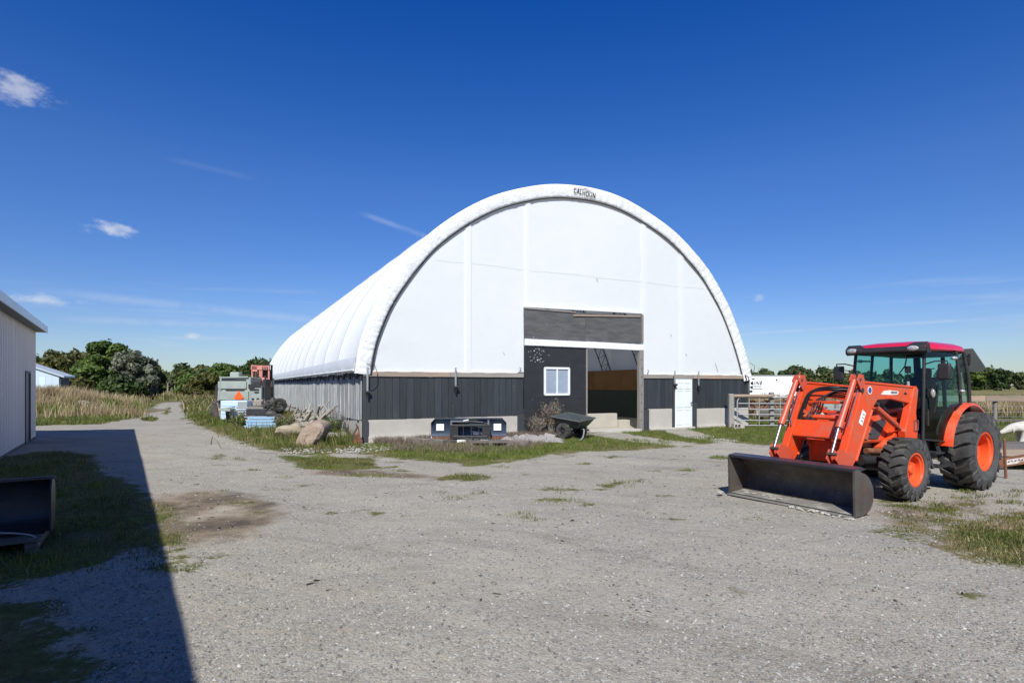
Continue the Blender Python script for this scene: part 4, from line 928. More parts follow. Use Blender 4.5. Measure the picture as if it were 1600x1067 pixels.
# ------------------------------------------------------------------ tractor
TRZ = R(180 + 31)
tr = thing('tractor', 'orange tractor with red cab roof and front loader parked on the gravel', 'tractor', (7.05, 9.98, 0), TRZ)
def tractor():
    T = tr
    wheel(T, (0, .74, .62), .62, .235, .30, 17, .056, 1, disc=.15, lugw=.50)
    wheel(T, (0, -.74, .62), .62, .235, .30, 17, .056, -1, disc=.15, lugw=.50)
    wheel(T, (1.93, .67, .455), .455, .165, .235, 19, .038, 1, disc=.30, lugw=.52)
    wheel(T, (1.93, -.67, .455), .455, .165, .235, 19, .038, -1, disc=.30, lugw=.52)
    # drive line
    MB().box((.15, 0, .62), (.9, .42, .40)).box((1.2, 0, .60), (1.4, .30, .34)).box((2.1, 0, .56), (.9, .26, .22)).box((0, 0, .62), (.2, 1.1, .2)).build('chassis', BLACKM, T, bevel=.02)
    MB().tube([(1.96, -.55, .44), (1.96, .55, .44)], .07, 10).box((1.96, 0, .48), (.22, .3, .2)).build('front_axle', BLACKM, T, smooth=40)
    MB().tube([(1.72, -.45, .46), (1.78, .48, .5)], .022, 8).build('steering_rod', CHROME, T, smooth=40)
    MB().tube([(2.28, .30, .70), (1.75, .40, .66)], .045, 12).build('pipe', RUST, T, smooth=40)
    MB().tube([(2.35, .26, .56), (1.85, .36, .54)], .075, 14).build('air_tank', BLACKM, T, smooth=40)
    MB().box((2.55, 0, .62), (.35, .5, .14)).box((2.74, 0, .70), (.06, .56, .32)).build('front_support', ORANGE, T, bevel=.01)
    # hood
    hp = [(2.60, .80), (2.66, 1.02), (2.56, 1.15), (2.30, 1.22), (1.80, 1.29), (1.18, 1.34), (1.16, .98), (1.46, .80)]
    MB().prism(hp, -.31, .31).build('hood', ORANGE, T, bevel=.045, seg=3, smooth=50)
    for s in (1, -1):
        MB().prism([(2.24, .88), (1.98, .86), (1.74, 1.10), (1.80, 1.16), (2.08, 1.13)], s * .312, s * .322).build('side_vent', MESHD, T)
        MB().prism([(2.56, .84), (2.44, .84), (2.40, 1.06), (2.50, 1.14), (2.60, 1.08)], s * .312, s * .320).build('side_vent', MESHD, T)
        MB().box((1.62, s * .318, 1.22), (.42, .008, .05)).build('hood_stripe', BLACKP, T)
    MB().prism([(2.665, .86), (2.685, 1.00), (2.61, 1.12), (2.60, .86)], -.22, .22).build('grille', BLACKP, T, bevel=.01)
    for s in (1, -1): MB().ball((2.655, s * .17, 1.03), .065, 6, .5, 1, .7).build('headlight', LENS, T, smooth=60)
    MB().box((1.32, 0, 1.30), (.35, .56, .5)).box((1.25, 0, .95), (.3, .7, .4)).build('cowl', BLACKP, T, bevel=.02)
    MB().box((1.62, .24, 1.05), (.5, .1, .3)).box((2.2, .0, .78), (.7, .4, .1)).build('engine', BLACKM, T, bevel=.01)
    # cab
    A, Bp, C = (1.09, .53), (.22, .68), (-.26, .60)
    zt = 2.22
    for s in (1, -1):
        MB().tube([(1.13, s * .55, .80), (1.11, s * .55, 1.3), (1.01, s * .52, zt)], .026, 8).build('front_pillar', BLACKP, T, smooth=50)
        MB().tube([(.18, s * .68, 1.36), (.22, s * .68, 1.8), (.24, s * .64, zt)], .026, 8).build('middle_pillar', BLACKP, T, smooth=50)
        MB().tube([(-.36, s * .60, 1.30), (-.32, s * .60, 1.8), (-.24, s * .56, zt)], .03, 8).build('rear_pillar', BLACKP, T, smooth=50)
        MB().add([(1.12, s * .557, .84), (.72, s * .67, .80), (.52, s * .69, 1.16), (.19, s * .69, 1.36), (.25, s * .65, zt - .03), (1.01, s * .535, zt - .03)], [(0, 1, 2, 3, 4, 5)]).build('door_glass', TINT, T)
        MB().add([(.15, s * .68, 1.38), (-.34, s * .605, 1.32), (-.24, s * .565, zt - .03), (.22, s * .645, zt - .03)], [(0, 1, 2, 3)]).build('quarter_glass', TINT, T)
        b = MB(); b.tube([(1.13, s * .565, .83), (.72, s * .685, .79), (.52, s * .70, 1.15), (.36, s * .70, 1.30), (.19, s * .70, 1.36)], .014, 6); b.build('door_frame', BLACKP, T, smooth=50)
        MB().bar((1.08, s * .60, 1.30), (1.08, s * .60, 1.05), .035, .02).bar((1.08, s * .56, 1.28), (1.08, s * .60, 1.28), .02, .02).build('door_handle', BLACKP, T)
        MB().tube([(.95, s * .63, 1.25), (.93, s * .66, 1.45), (.9, s * .64, 1.65)], .01, 6).build('grab_rail', BLACKP, T, smooth=50)
    MB().add([(1.145, -.52, 1.05), (1.145, .52, 1.05), (1.02, .50, zt - .03), (1.02, -.50, zt - .03)], [(0, 1, 2, 3)]).build('windshield', TINT, T)
    MB().add([(-.38, -.58, 1.15), (-.38, .58, 1.15), (-.27, .54, zt - .03), (-.27, -.54, zt - .03)], [(0, 1, 2, 3)]).build('rear_window', TINT, T)
    b = MB(); b.bar((-.385, -.16, 1.1), (-.28, -.16, zt), .10, .04).bar((-.385, .24, 1.1), (-.28, .24, zt), .05, .04).bar((-.38, -.6, 1.25), (-.38, .6, 1.25), .04, .10); b.build('rear_frame', BLACKP, T)
    MB().box((.45, 0, .86), (1.45, 1.04, .10)).build('cab_floor', BLACKP, T)
    MB().box((.0, .43, 1.05), (.75, .22, .42)).box((.0, -.43, 1.05), (.75, .22, .42)).build('cab_side_console', BLACKP, T, bevel=.03)
    MB().box((-.34, 0, 1.0), (.06, 1.1, .35)).build('cab_back_panel', BLACKP, T)
    st = MB().box((.12, 0, 1.15), (.48, .5, .14)).box((-.13, 0, 1.50), (.12, .46, .62), Matrix.Rotation(R(-8), 3, 'Y')).box((-.15, 0, 1.88), (.09, .26, .18)).build('seat', SEATF, T, bevel=.05, seg=3, smooth=60)
    b = MB(); b.tube([(.92 + .05 * math.sin(a) , .19 * math.cos(a), 1.50 + .19 * math.sin(a) * .55) for a in np.linspace(0, 6.283, 20)], .014, 6); b.tube([(1.1, 0, 1.1), (.92, 0, 1.5)], .03, 8); b.build('steering_wheel', BLACKP, T, smooth=50)
    b = MB(); b.tube([(1.12, .32, 2.12), (1.02, .25, 1.98), (1.05, .18, 1.86), (1.0, .22, 1.78)], .010, 5).box((1.04, .30, 1.92), (.05, .07, .11)).tube([(1.02, .26, 1.9), (1.05, .34, 1.8), (1.02, .3, 1.7)], .008, 5).tube([(1.15, .46, 1.55), (1.16, .18, 1.75)], .008, 5)
    b.build('cab_cables', BLACKP, T, smooth=50)
    # roof
    def loft(levels, cx, nx=40, e=5.0):
        rows = []
        for (ax, ay, z, dx) in levels:
            row = []
            for k in range(nx + 1):
                a = 2 * math.pi * k / nx; c_, s_ = math.cos(a), math.sin(a)
                row.append((cx + dx + ax * math.copysign(abs(c_) ** (2 / e), c_), ay * math.copysign(abs(s_) ** (2 / e), s_), z - .035 * (max(0, -c_) ** 2)))
            rows.append(row)
        return rows
    MB().grid(loft([(.72, .62, 2.215, 0), (.735, .645, 2.235, 0), (.735, .645, 2.275, 0), (.71, .62, 2.31, -.01), (.62, .53, 2.35, -.02), (.44, .38, 2.38, -.02), (.22, .19, 2.395, -.02), (.001, .001, 2.397, -.02)], .42)).build('cab_roof', REDROOF, T, smooth=45)
    MB().grid(loft([(.001, .001, 2.185, 0), (.65, .57, 2.185, 0), (.69, .585, 2.20, 0), (.70, .60, 2.22, 0)], .42)).build('roof_liner', BLACKP, T, smooth=45)
    rows = []
    for k in range(25):
        y = -.61 + 1.22 * k / 24; q = abs(y) / .61; xf = 1.27 - .10 * q ** 4; zt_ = 2.335 + (.035 if (q > .62) else 0) * 1; zt_ = 2.275 + .045 * max(0, min(1, (q - .55) / .12))
        rows.append([(1.0, y, 2.19), (xf - .06, y, 2.175), (xf, y, 2.205), (xf + .005, y, zt_ - .05), (xf - .05, y, zt_), (1.08, y, zt_ + .03)])
    MB().grid(rows).prism([(1.0, 2.19), (1.12, 2.175), (1.16, 2.21), (1.14, 2.30), (1.06, 2.33)], .606, .613).prism([(1.0, 2.19), (1.12, 2.175), (1.16, 2.21), (1.14, 2.30), (1.06, 2.33)], -.613, -.606).build('roof_visor', BLACKP, T, smooth=45)
    for s in (1, -1):
        MB().ball((1.245, s * .46, 2.245), .07, 8, .35, 1.25, .62).build('work_light', LENS, T, smooth=60)
        MB().ball((1.03, s * .645, 1.545), .06, 8, .5, .58, 1.15).build('marker_light', material('marker_lens', (.45, .44, .42), .15, var=(.2, .19, .18), vs=40, coat=.8), T, smooth=60)
        MB().box((1.01, s * .61, 1.545), (.05, .09, .15)).build('light_housing', BLACKP, T, bevel=.015)
        MB().ball((.30, s * .75, 1.58), .05, 6, .8, .8, .5).bar((.22, s * .66, 1.57), (.30, s * .75, 1.57), .03, .03).build('side_lamp', LENS, T, smooth=60)
        MB().ball((.50, s * .72, 2.10), .06, 6, 1.1, .8, .5).bar((.3, s * .66, 2.1), (.5, s * .71, 2.1), .03, .03).build('upper_lamp', LENS, T, smooth=60)
        # mirrors
        MB().tube([(1.04, s * .54, 2.00), (1.06, s * .68, 2.04), (1.04, s * .84, 2.04), (1.02, s * .84, 1.99)], .011, 6).tube([(1.06, s * .54, 1.80), (1.06, s * .62, 1.92), (1.06, s * .68, 1.93)], .009, 6).build('mirror_arm', BLACKP, T, smooth=50)
        MB().box((1.03, s * .80, 1.88), (.07, .17, .25)).build('mirror', BLACKP, T, bevel=.025, seg=3, smooth=60)
    # fenders
    for s in (1, -1):
        rows = []
        for k in range(25):
            a = R(8 + (128 - 8) * k / 24); r = .715 + .02 * math.sin(a)
            rows.append([(r * math.cos(a) * 1.0, s * yy, .62 + (r + dr_) * math.sin(a) if False else .62 + (r + dr_) * math.sin(a)) if False else ((r + dr_) * math.cos(a), s * yy, .62 + (r + dr_) * math.sin(a)) for yy, dr_ in ((.52, -.02), (.54, .02), (.60, .035), (.72, .035), (.775, .02), (.785, -.01), (.775, -.015), (.60, .015), (.54, 0.0))])
        MB().grid(rows).build('fender', ORANGE, T, smooth=50)
        f = MB().prism([(.70, .72)] + [((.71) * math.cos(R(a)), .62 + .71 * math.sin(R(a))) for a in range(15, 129, 12)] + [(-.40, .8)], s * .50, s * .52); f.build('fender_liner', BLACKP, T)
        # steps
        b = MB().box((.92, s * .64, .42), (.30, .22, .03)).box((.90, s * .60, .62), (.28, .20, .03)).bar((.78, s * .56, .82), (.74, s * .70, .40), .03, .05).bar((1.10, s * .54, .84), (1.16, s * .70, .40), .03, .05)
        b.build('step', BLACKM, T, bevel=.004); MB().box((.98, s * .40, .62), (.42, .22, .36)).build('fuel_tank', BLACKP, T, bevel=.03)
    # slow vehicle sign seen from behind
    b = MB(); c = Vector((-.46, .55, 2.09)); tri = [(-.22, -.15), (-.18, -.19), (.20, -.19), (.24, -.13), (.06, .20), (-.06, .20)]
    b.prism([(c.y + p[0], c.z + p[1]) for p in tri], c.x, c.x + .012, 'x'); b.build('slow_vehicle_sign', SMVB, T)
    MB().bar((-.26, .50, 2.12), (-.42, .56, 2.12), .03, .03).bar((-.42, .57, 2.20), (-.42, .57, 2.03), .03, .03).build('sign_bracket', BLACKP, T)
    # ---- loader
    for s in (1, -1):
        y0, y1 = (.44, .52) if s > 0 else (-.42, -.34)
        arm = [(2.84, 1.57), (2.77, 1.67), (2.66, 1.70), (1.28, 1.63), (1.20, 1.52), (1.34, 1.38), (2.02, 1.47), (2.38, 1.46), (2.52, 1.34), (2.90, .68), (3.04, .54), (3.22, .55), (3.26, .66)]
        a = MB().prism(arm, y0, y1).build('loader_arm', ORANGE, T, bevel=.012)
        MB().bar((2.83, (y0 + y1) / 2, 1.57), (3.24, (y0 + y1) / 2, .70), .105, .03).bar((2.53, (y0 + y1) / 2, 1.32), (2.95, (y0 + y1) / 2, .62), .105, .025).bar((2.72, (y0 + y1) / 2, 1.715), (1.3, (y0 + y1) / 2, 1.64), .105, .03).build('arm_flange', ORANGE, a, bevel=.006)
        yo = y1 + .001 if s > 0 else y0 - .001
        for (px_, pz_, r_) in ((2.82, 1.60, .035), (1.36, 1.52, .04), (2.40, 1.40, .03), (3.13, .62, .04), (2.6, .98, .012), (2.72, .9, .012)):
            MB().tube([(px_, yo - .012 * s, pz_), (px_, yo + .022 * s, pz_)], r_, 14).build('pin', BLACKM, a, smooth=40)
        # tower
        ty0, ty1 = (.34, .43) if s > 0 else (-.35, -.26)
        tower = [(1.25, 1.60), (1.31, 1.66), (1.38, 1.62), (1.56, 1.18), (1.66, .98), (1.62, .78), (1.30, .78), (1.27, .95), (1.32, 1.25)]
        tw = MB().prism(tower, ty0 + (.10 if s > 0 else -.10) + .0 * s, ty1 + (.115 if s > 0 else -.115)).build('loader_tower', ORANGE, T, bevel=.008)
        MB().prism([(1.22, .98), (1.66, .98), (1.90, .74), (1.9, .66), (1.22, .66)], min(s * .2, s * .42), max(s * .2, s * .42)).build('mount_bracket', ORANGE, tw, bevel=.01)
        # tilt cylinder above the arm
        yc = (y0 + y1) / 2
        cy = MB().tube([(2.93, yc + .0, 1.74), (3.30, yc, 1.11)], .040, 14).tube([(3.26, yc, 1.18), (3.31, yc, 1.09)], .048, 14).build('tilt_cylinder', ORANGED, T, smooth=40)
        MB().tube([(3.30, yc, 1.12), (3.47, yc, .76)], .018, 10).build('piston_rod', CHROME, cy, smooth=40)
        MB().tube([(2.95, yc - .05, 1.60), (3.31, yc - .05, 1.04)], .008, 6).tube([(2.93, yc + .05, 1.60), (3.2, yc + .055, 1.10)], .008, 6).build('oil_pipe', CHROME, cy, smooth=40)
        for q in (-.052, .052):
            MB().prism([(2.74, 1.70), (2.80, 1.82), (2.90, 1.83), (2.96, 1.74), (2.84, 1.58)], yc + q - .007, yc + q + .007).build('knee_plate', ORANGED, a, bevel=.004)
            MB().prism([(3.06, .66), (3.34, .80), (3.44, .80), (3.50, .67), (3.36, .52), (3.24, .48)], yc + q * 1.25 - .008, yc + q * 1.25 + .008).build('bucket_link', ORANGED, a, bevel=.004)
        for (px_, pz_, hw_, rr_) in ((3.46, .74, .07, .024), (3.36, .56, .08, .028), (2.88, 1.75, .065, .022)):
            MB().tube([(px_, yc - hw_, pz_), (px_, yc + hw_, pz_)], rr_, 10).build('pin', RUSTD, a, smooth=40)
        lc = MB().tube([(2.40, yc, 1.37), (1.80, yc, 1.08)], .043, 14).build('lift_cylinder', ORANGED, T, smooth=40)
        MB().tube([(1.80, yc, 1.08), (1.48, yc, .93)], .02, 10).build('piston_rod', CHROME, lc, smooth=40)
    MB().tube([(1.32, .44, 1.74 - .1), (1.32, .43, 1.73)], .02, 8).build('grease_nipple', GALV, T)
    MB().prism([(2.94, 1.14), (3.02, 1.16), (3.11, .92), (3.03, .89)], -.34, .44).build('cross_beam', ORANGE, T, bevel=.012)
    MB().tube([(2.86, -.34, 1.20), (2.86, .44, 1.20)], .035, 12).build('cross_tube', ORANGE, T, smooth=40)
    b = MB(); b.bar((2.78, -.30, 1.42), (2.78, .30, 1.42), .04, .04).bar((2.78, -.30, 1.28), (2.78, .30, 1.28), .04, .04).bar((2.78, -.30, 1.43), (2.74, -.30, .75), .04, .04).bar((2.78, .30, 1.43), (2.74, .30, .75), .04, .04)
    b.bar((2.78, -.32, 1.38), (2.3, -.42, 1.50), .05, .03).bar((2.78, .32, 1.38), (2.3, .42, 1.50), .05, .03)
    b.build('grille_guard', ORANGE, T, bevel=.005)
    for k, (y, dz, dx) in enumerate(((-.33, 0, 0), (-.31, .02, .03), (-.29, .04, -.02), (-.27, .01, .05))):
        MB().tube(catmull([(2.95 + dx, y - .02, 1.12), (2.88 + dx, y + .01, 1.34), (2.76 + dx, y + .08, 1.56 + dz), (2.5, y + .30, 1.60 + dz), (2.25, y + .60, 1.55 + dz), (2.1, .36, 1.45), (1.9, .42, 1.25 + dz)], 5), .015, 6).build('hydraulic_hose', HOSE, T, smooth=60)
    for k, (y, a0) in enumerate(((-.40, .0), (-.36, .06), (.42, .03))):
        MB().tube(catmull([(2.72, y, 1.45 - a0), (2.85, y - .05, 1.50 - a0), (3.02, y - .07, 1.38 - a0), (3.06, y - .02, 1.18 - a0), (3.10, y, 1.05)], 5), .009, 6).build('hydraulic_hose', HOSE, T, smooth=60)
    MB().tube(catmull([(2.66, .34, 1.66), (2.74, .30, 1.45), (2.78, .34, 1.2), (2.9, .36, 1.0), (2.98, .4, .85)], 5), .010, 6).build('hydraulic_hose', HOSE, T, smooth=60)
    for k in range(5):
        MB().tube(catmull([(2.98, -.26 + k * .015, 1.06), (2.90 - .02 * k, -.20 + .03 * k, 1.25), (2.74, -.16 + .04 * k, 1.46 + .02 * k), (2.45, .02 + .04 * k, 1.50 + .02 * k), (2.15, .20, 1.36 - .03 * k), (1.95, .28, 1.1)], 5), .011, 6).build('hydraulic_hose', HOSE, T, smooth=60)
    for yy in (-.335, .435):
        MB().tube(catmull([(3.10, yy, .90), (2.95, yy, 1.15), (2.72, yy, 1.45), (2.55, yy, 1.52), (1.5, yy, 1.46)], 5), .010, 6).build('oil_pipe', BLACKM, T, smooth=60)
    MB().tube(catmull([(2.95, .36, 1.22), (2.80, .28, 1.34), (2.70, .25, 1.2), (2.85, .2, 1.1)], 5), .009, 6).build('hydraulic_hose', HOSE, T, smooth=60)
    MB().bar((2.9, -.30, 1.29), (2.5, -.2, 1.02), .05, .05).bar((2.84, .30, 1.30), (2.5, .2, 1.02), .05, .05).build('guard_strut', ORANGED, T)
    # level indicator rod on the far arm
    MB().tube([(2.72, -.45, 1.88), (3.38, -.45, .80)], .007, 6).build('level_rod', ORANGED, T)
    # decals
    MB().box((2.50, .5225, 1.575), (.0, .0, .0)) 
    MB().tube([(2.60, .5215, 1.60), (2.60, .5235, 1.60)], .058, 24).build('round_decal', WDECAL, T); MB().tube([(2.60, .5240, 1.60), (2.60, .5250, 1.60)], .044, 24).build('round_emblem', BDECAL, T)
    MB().prism([(2.22, 1.59), (2.06, 1.60), (1.80, 1.58), (1.82, 1.535), (2.05, 1.53), (2.30, 1.54)], .5215, .523).build('name_decal', WDECAL, T)
    MB().prism([(2.02, 1.587), (1.83, 1.573), (1.84, 1.548), (2.03, 1.548)], .5235, .5245).build('decal_print', GREYTXT, T)
    MB().prism([(1.60, 1.575), (1.545, 1.53), (1.655, 1.53)], .5215, .523).build('warning_decal', BLKTXT, T)
    MB().prism([(2.79, 1.33), (2.70, 1.28), (2.80, 1.10), (2.89, 1.15)], .5215, .523).build('data_decal', WDECAL, T)
    for q in range(3): MB().bar((2.785 + .022 * q, .5245, 1.27 - .045 * q), (2.745 + .022 * q, .5245, 1.25 - .045 * q), .002, .012).build('decal_print', GREYTXT, T)
    MB().prism([(1.50, .90), (1.45, .90), (1.46, .86), (1.51, .86)], .332, .334).build('reflector', material('amber', (.9, .45, .03), .3), T)
    t_ = text('DK45', .05, WDECAL, 'hood_lettering', T) if False else None
    MB().box((1.10, .575, 1.00), (.09, .02, .16)).build('steel_loop', WDECAL, T) if False else MB().tube([(1.30, .56, .98), (1.40, .56, .98), (1.40, .56, 1.14), (1.30, .56, 1.14), (1.30, .56, .98)], .007, 6).build('steel_loop', CHROME, T)
    # ---- bucket
    Wd = .93
    prof = [(3.74, .015), (3.60, .02), (3.46, .05), (3.37, .14), (3.34, .27), (3.39, .41), (3.52, .53), (3.72, .585)]
    prof = catmull(prof, 4); inner = [(x + .014, z + .012) for x, z in prof]
    bk = MB(); bk.prism(prof + inner[::-1], -Wd, Wd).build('bucket', STEEL, T, recalc=True)
    bk = [o for o in T.children if o.name.startswith('bucket') and 'link' not in o.name][-1]
    for s in (1, -1):
        side = [(3.765, .012), (3.765, .20), (3.77, .45), (3.78, .60), (3.70, .61)] + [(x - .012, z - .003) for x, z in prof[::-1][2:]]
        MB().prism(side, min(s * Wd, s * (Wd + .014)), max(s * Wd, s * (Wd + .014))).build('side_plate', material('rust_tinged_steel', (.15, .135, .125), .45, metal=.4, var=(.10, .085, .075), vs=4, dirt=(.20, .09, .05), ds=3, dt=(.50, .68), bump=.002, bs=14), bk)
        MB().bar((3.77, s * (Wd + .007), .02), (3.785, s * (Wd + .007), .60), .02, .02).build('side_rib', STEEL, bk)
    MB().prism([(3.82, .004), (3.82, .016), (3.56, .035), (3.56, .020)], -Wd - .01, Wd + .01).build('cutting_edge', material('polished_cutting_edge', (.30, .29, .275), .45, metal=.35, var=(.2, .195, .185), vs=6, dirt=(.36, .33, .29), ds=3, dt=(.45, .6), bump=.002, bs=20), bk)
    MB().prism([(3.775, .575), (3.79, .615), (3.62, .635), (3.50, .60), (3.62, .575)], -Wd - .012, Wd + .012).build('top_lip', material('blue_black_lip', (.035, .048, .075), .38, metal=.3, var=(.06, .035, .045), vs=2, vstretch=(1, .6, 1), dirt=(.14, .13, .125), ds=6, dt=(.6, .75)), bk, bevel=.006)
    MB().prism([(3.46, .056), (3.76, .034), (3.76, .040), (3.46, .064), (3.40, .11), (3.395, .105)], -Wd + .02, Wd - .02).build('dusty_floor', material('dusty_bucket_floor', (.24, .225, .205), .8, var=(.14, .13, .12), vs=5, dirt=(.34, .315, .28), ds=3, dt=(.5, .62), bump=.003, bs=25), bk)
    b = MB(); 
    for k in range(5): rock(b, (3.60 + .08 * random.random(), -.75 + k * .13 + random.random() * .08, .055), .025 + .02 * random.random(), 1.4, 1.6, .35, 5, k)
    b.build('crusted_mud', ROCKW, bk)
tractor()
b = MB()
o_ = Vector((7.05, 9.98, 0)); fx = Vector((math.cos(TRZ), math.sin(TRZ), 0)); fy = Vector((-fx.y, fx.x, 0))
for k in range(46):
    q = o_ + fx * (3.84 + random.gauss(.02, .03)) + fy * (random.uniform(.1, .98)); rock(b, (q.x, q.y, .012), random.uniform(.008, .03), 1.2, 1, .7, 4, k)
tag(b.build('crushed_stone', ROCKW), 'small heap of crushed stones along the bucket edge', None, kind='stuff')
q = o_ + fx * 3.92 - fy * .98; b = MB(); rock(b, (0, 0, 0), .05, 1.2, 1, .7, 6, 3); o = b.build('stone', ROCKW); o.location = (q.x, q.y, .03); tag(o, 'single pale stone beside the left corner of the tractor bucket', 'stone')

# ------------------------------------------------------------------ low trailer and post behind the tractor
wg = thing('low_trailer', 'low rusty flatbed trailer with white marked side rail behind the rear tyre', 'trailer', (9.85, 11.6, -.30), R(-8))
for k in range(6): MB().box((2.0, .35 + k * .27, .66), (4.2, .26, .05)).build('plank', PALLET, wg)
MB().box((2.0, .18, .60), (4.3, .07, .13)).build('side_beam', BROWNWOOD, wg)
MB().box((2.0, .02, .48), (4.3, .30, .05)).box((2.0, .25, .54), (4.3, .05, .09)).build('steel_rail', GALV, wg)
MB().bar((-.28, -.34, .44), (2.2, -.30, .92), .06, .17).build('side_rail', RUST, wg); MB().bar((-.17, -.374, .46), (2.2, -.334, .92), .005, .10).build('rail_marking', material('worn_white_marking', (.62, .60, .56), .7, var=(.45, .35, .28), vs=6, dirt=(.22, .11, .07), ds=9, dt=(.5, .62)), wg)
for k in range(12): MB().bar((-.12 + k * .06, -.378, .47 + k * .0116 + .015 * (k % 2)), (-.09 + k * .06, -.378, .49 + k * .0116), .003, .02).build('rail_print', [BLKTXT, BDECAL][k % 2], wg)
wheel(wg, (2.9, -.15, .58), .28, .1, .16, 10, .01, -1, GALV); wheel(wg, (2.9, 1.9, .58), .28, .1, .16, 10, .01, 1, GALV)
MB().bar((-.5, .9, .45), (.2, .9, .52), .08, .08).build('drawbar', RUSTD, wg)
q = G(1572, 748); o = MB().tube([(0, 0, -.05), (-.02, .02, .72)], .022, 8).build('rusty_post', RUST, smooth=50); o.location = (q.x, q.y, 0); tag(o, 'thin rusty metal post standing behind the rear tractor tyre', 'post')

# ------------------------------------------------------------------ white dog
def skin(name, pts, edges, radii, mat, parent=None, sub=2, root=0):
    me = bpy.data.meshes.new(name); me.from_pydata(pts, edges, []); o = bpy.data.objects.new(name, me); COL.objects.link(o)
    m = o.modifiers.new('skin', 'SKIN'); m.use_smooth_shade = True
    for v, r in zip(me.skin_vertices[0].data, radii): v.radius = (r, r) if not hasattr(r, '__len__') else r
    me.skin_vertices[0].data[root].use_root = True
    m2 = o.modifiers.new('sub', 'SUBSURF'); m2.levels = sub; m2.render_levels = sub
    me.materials.append(mat); o.parent = parent
    return o
dp = P(1598, 655, 14.6)
dog = thing('dog', 'large white long haired dog walking on the grass at the right edge', 'dog', (dp.x + .25, 14.6, 0), R(180))
pts = [(-.38, 0, .62), (-.15, 0, .63), (.12, 0, .62), (.30, 0, .64), (.46, 0, .62), (.60, 0, .56), (.74, 0, .50), (.84, 0, .46),
       (.28, .11, .50), (.34, .11, .30), (.42, .11, .16), (.50, .11, .04), (.56, .11, .02),
       (.26, -.11, .50), (.24, -.11, .30), (.20, -.11, .14), (.20, -.11, .04), (.26, -.11, .02),
       (-.42, .11, .50), (-.34, .11, .32), (-.50, .11, .22), (-.48, .11, .04), (-.42, .11, .02),
       (-.44, -.11, .50), (-.40, -.11, .34), (-.58, -.11, .22), (-.60, -.11, .04), (-.54, -.11, .02),
       (-.55, 0, .60), (-.70, 0, .48), (-.82, 0, .36)]
ed = [(0, 1), (1, 2), (2, 3), (3, 4), (4, 5), (5, 6), (6, 7), (3, 8), (8, 9), (9, 10), (10, 11), (11, 12), (3, 13), (13, 14), (14, 15), (15, 16), (16, 17), (0, 18), (18, 19), (19, 20), (20, 21), (21, 22), (0, 23), (23, 24), (24, 25), (25, 26), (26, 27), (0, 28), (28, 29), (29, 30)]
rd = [.16, .16, .18, .17, .12, .105, .06, .042, .09, .06, .045, .042, .04, .09, .06, .045, .042, .04, .10, .085, .045, .04, .04, .10, .085, .045, .04, .04, .07, .055, .03]
skin('body', pts, ed, rd, DOGF, dog, root=1)
MB().ball((.885, 0, .455), .022, 5).build('nose', NOSE, dog, smooth=60)
for s in (1, -1):
    MB().ball((.56, s * .10, .56), .055, 6, .7, .3, 1.3).build('ear', DOGF, dog, smooth=60); MB().ball((.70, s * .052, .53), .012, 5).build('eye', NOSE, dog, smooth=60)

# ------------------------------------------------------------------ right fence
fc = thing('rail_fence', 'wooden fence with heavy brown top rail on round posts at right', 'fence', (14, 25, 0))
for k in range(6): MB().box((1.6 + k * 3.25, -.09 + .0, 1.10 + random.uniform(-.01, .01)), (3.23, .06, .24)).build('top_rail', BROWNWOOD, fc, bevel=.01)
for k in range(6): MB().box((1.6 + k * 3.25, -.08, .10 + random.uniform(-.02, .02)), (3.23, .05, .2)).build('bottom_board', PALLET, fc, bevel=.01)
for x in (.1, 3.4, 5.6, 6.98, 8.6, 10.3, 13.6, 16.8): MB().tube([(x, .03, -.05), (x + .01, .03, 1.02 if x != 6.98 else 1.1)], .085 if x in (6.98, 13.6, .1) else .055, 10).build('post', POSTG, fc, smooth=50)
for z in (.75, .5, .3):
    MB().tube([(x, -.03, z + .01 * math.sin(x)) for x in np.linspace(0, 19.4, 30)], .008, 4).build('wire', GALV, fc)

# ------------------------------------------------------------------ gate, posts, block
def galv_gate(x0, x1, y, label):
    g = thing('tube_gate', label, 'gate', (x0, y, 0)); L = x1 - x0
    for z in (.10, .30, .53, .74, .96): MB().tube([(.04, 0, z), (L - .02, 0, z - .01)], .022, 8).build('gate_rail', GALV, g, smooth=50)
    MB().tube([(0, 0, .08), (0, 0, 1.05), (.06, 0, 1.16), (.14, 0, 1.20), (L, 0, 1.19)], .026, 8).build('gate_frame', GALV, g, smooth=50)
    for x in (L * .38, L * .75, L): MB().tube([(x, -.03, .08), (x, -.03, 1.18)], .02, 8).build('gate_stile', GALV, g, smooth=50)
    return g
gy = 22.65
def gx(px): return (px - 800) / 900 * gy
galv_gate(gx(1152), gx(1241), gy, 'grey tube gate between the barn corner post and second post')
galv_gate(gx(1246), gx(1345), gy + .05, 'grey tube gate further right, mostly behind the tractor loader')
for (px, w_, h, lab) in ((1141, .20, 1.36, 'thick grey timber gate post beside the barn corner'), (1208, .17, 1.42, 'second grey timber gate post left of the loader'), (1243, .14, 1.25, 'third grey gate post partly behind the loader arm'), (1275, .20, 1.05, 'grey timber post seen through the loader frame')):
    o = MB().box((0, 0, h / 2 - .02), (w_, w_, h)).build('gate_post', POSTG, bevel=.03); o.location = (gx(px), gy - .08 if px < 1200 else gy + .14, 0); tag(o, lab, 'post', 'timber posts of the gate line')
o = MB().tube([(0, 0, 0), (1.52, 0, .0)], .07, 10).build('top_pole', BROWNWOOD, smooth=50); o.location = (gx(1146), gy - .02, 1.25); tag(o, 'brown wooden pole lying across the tops of the gate posts', 'pole')
bl = thing('concrete_block', 'hollow grey concrete block at the foot of the gate post', 'block', (gx(1147), gy - .4, 0), R(6))
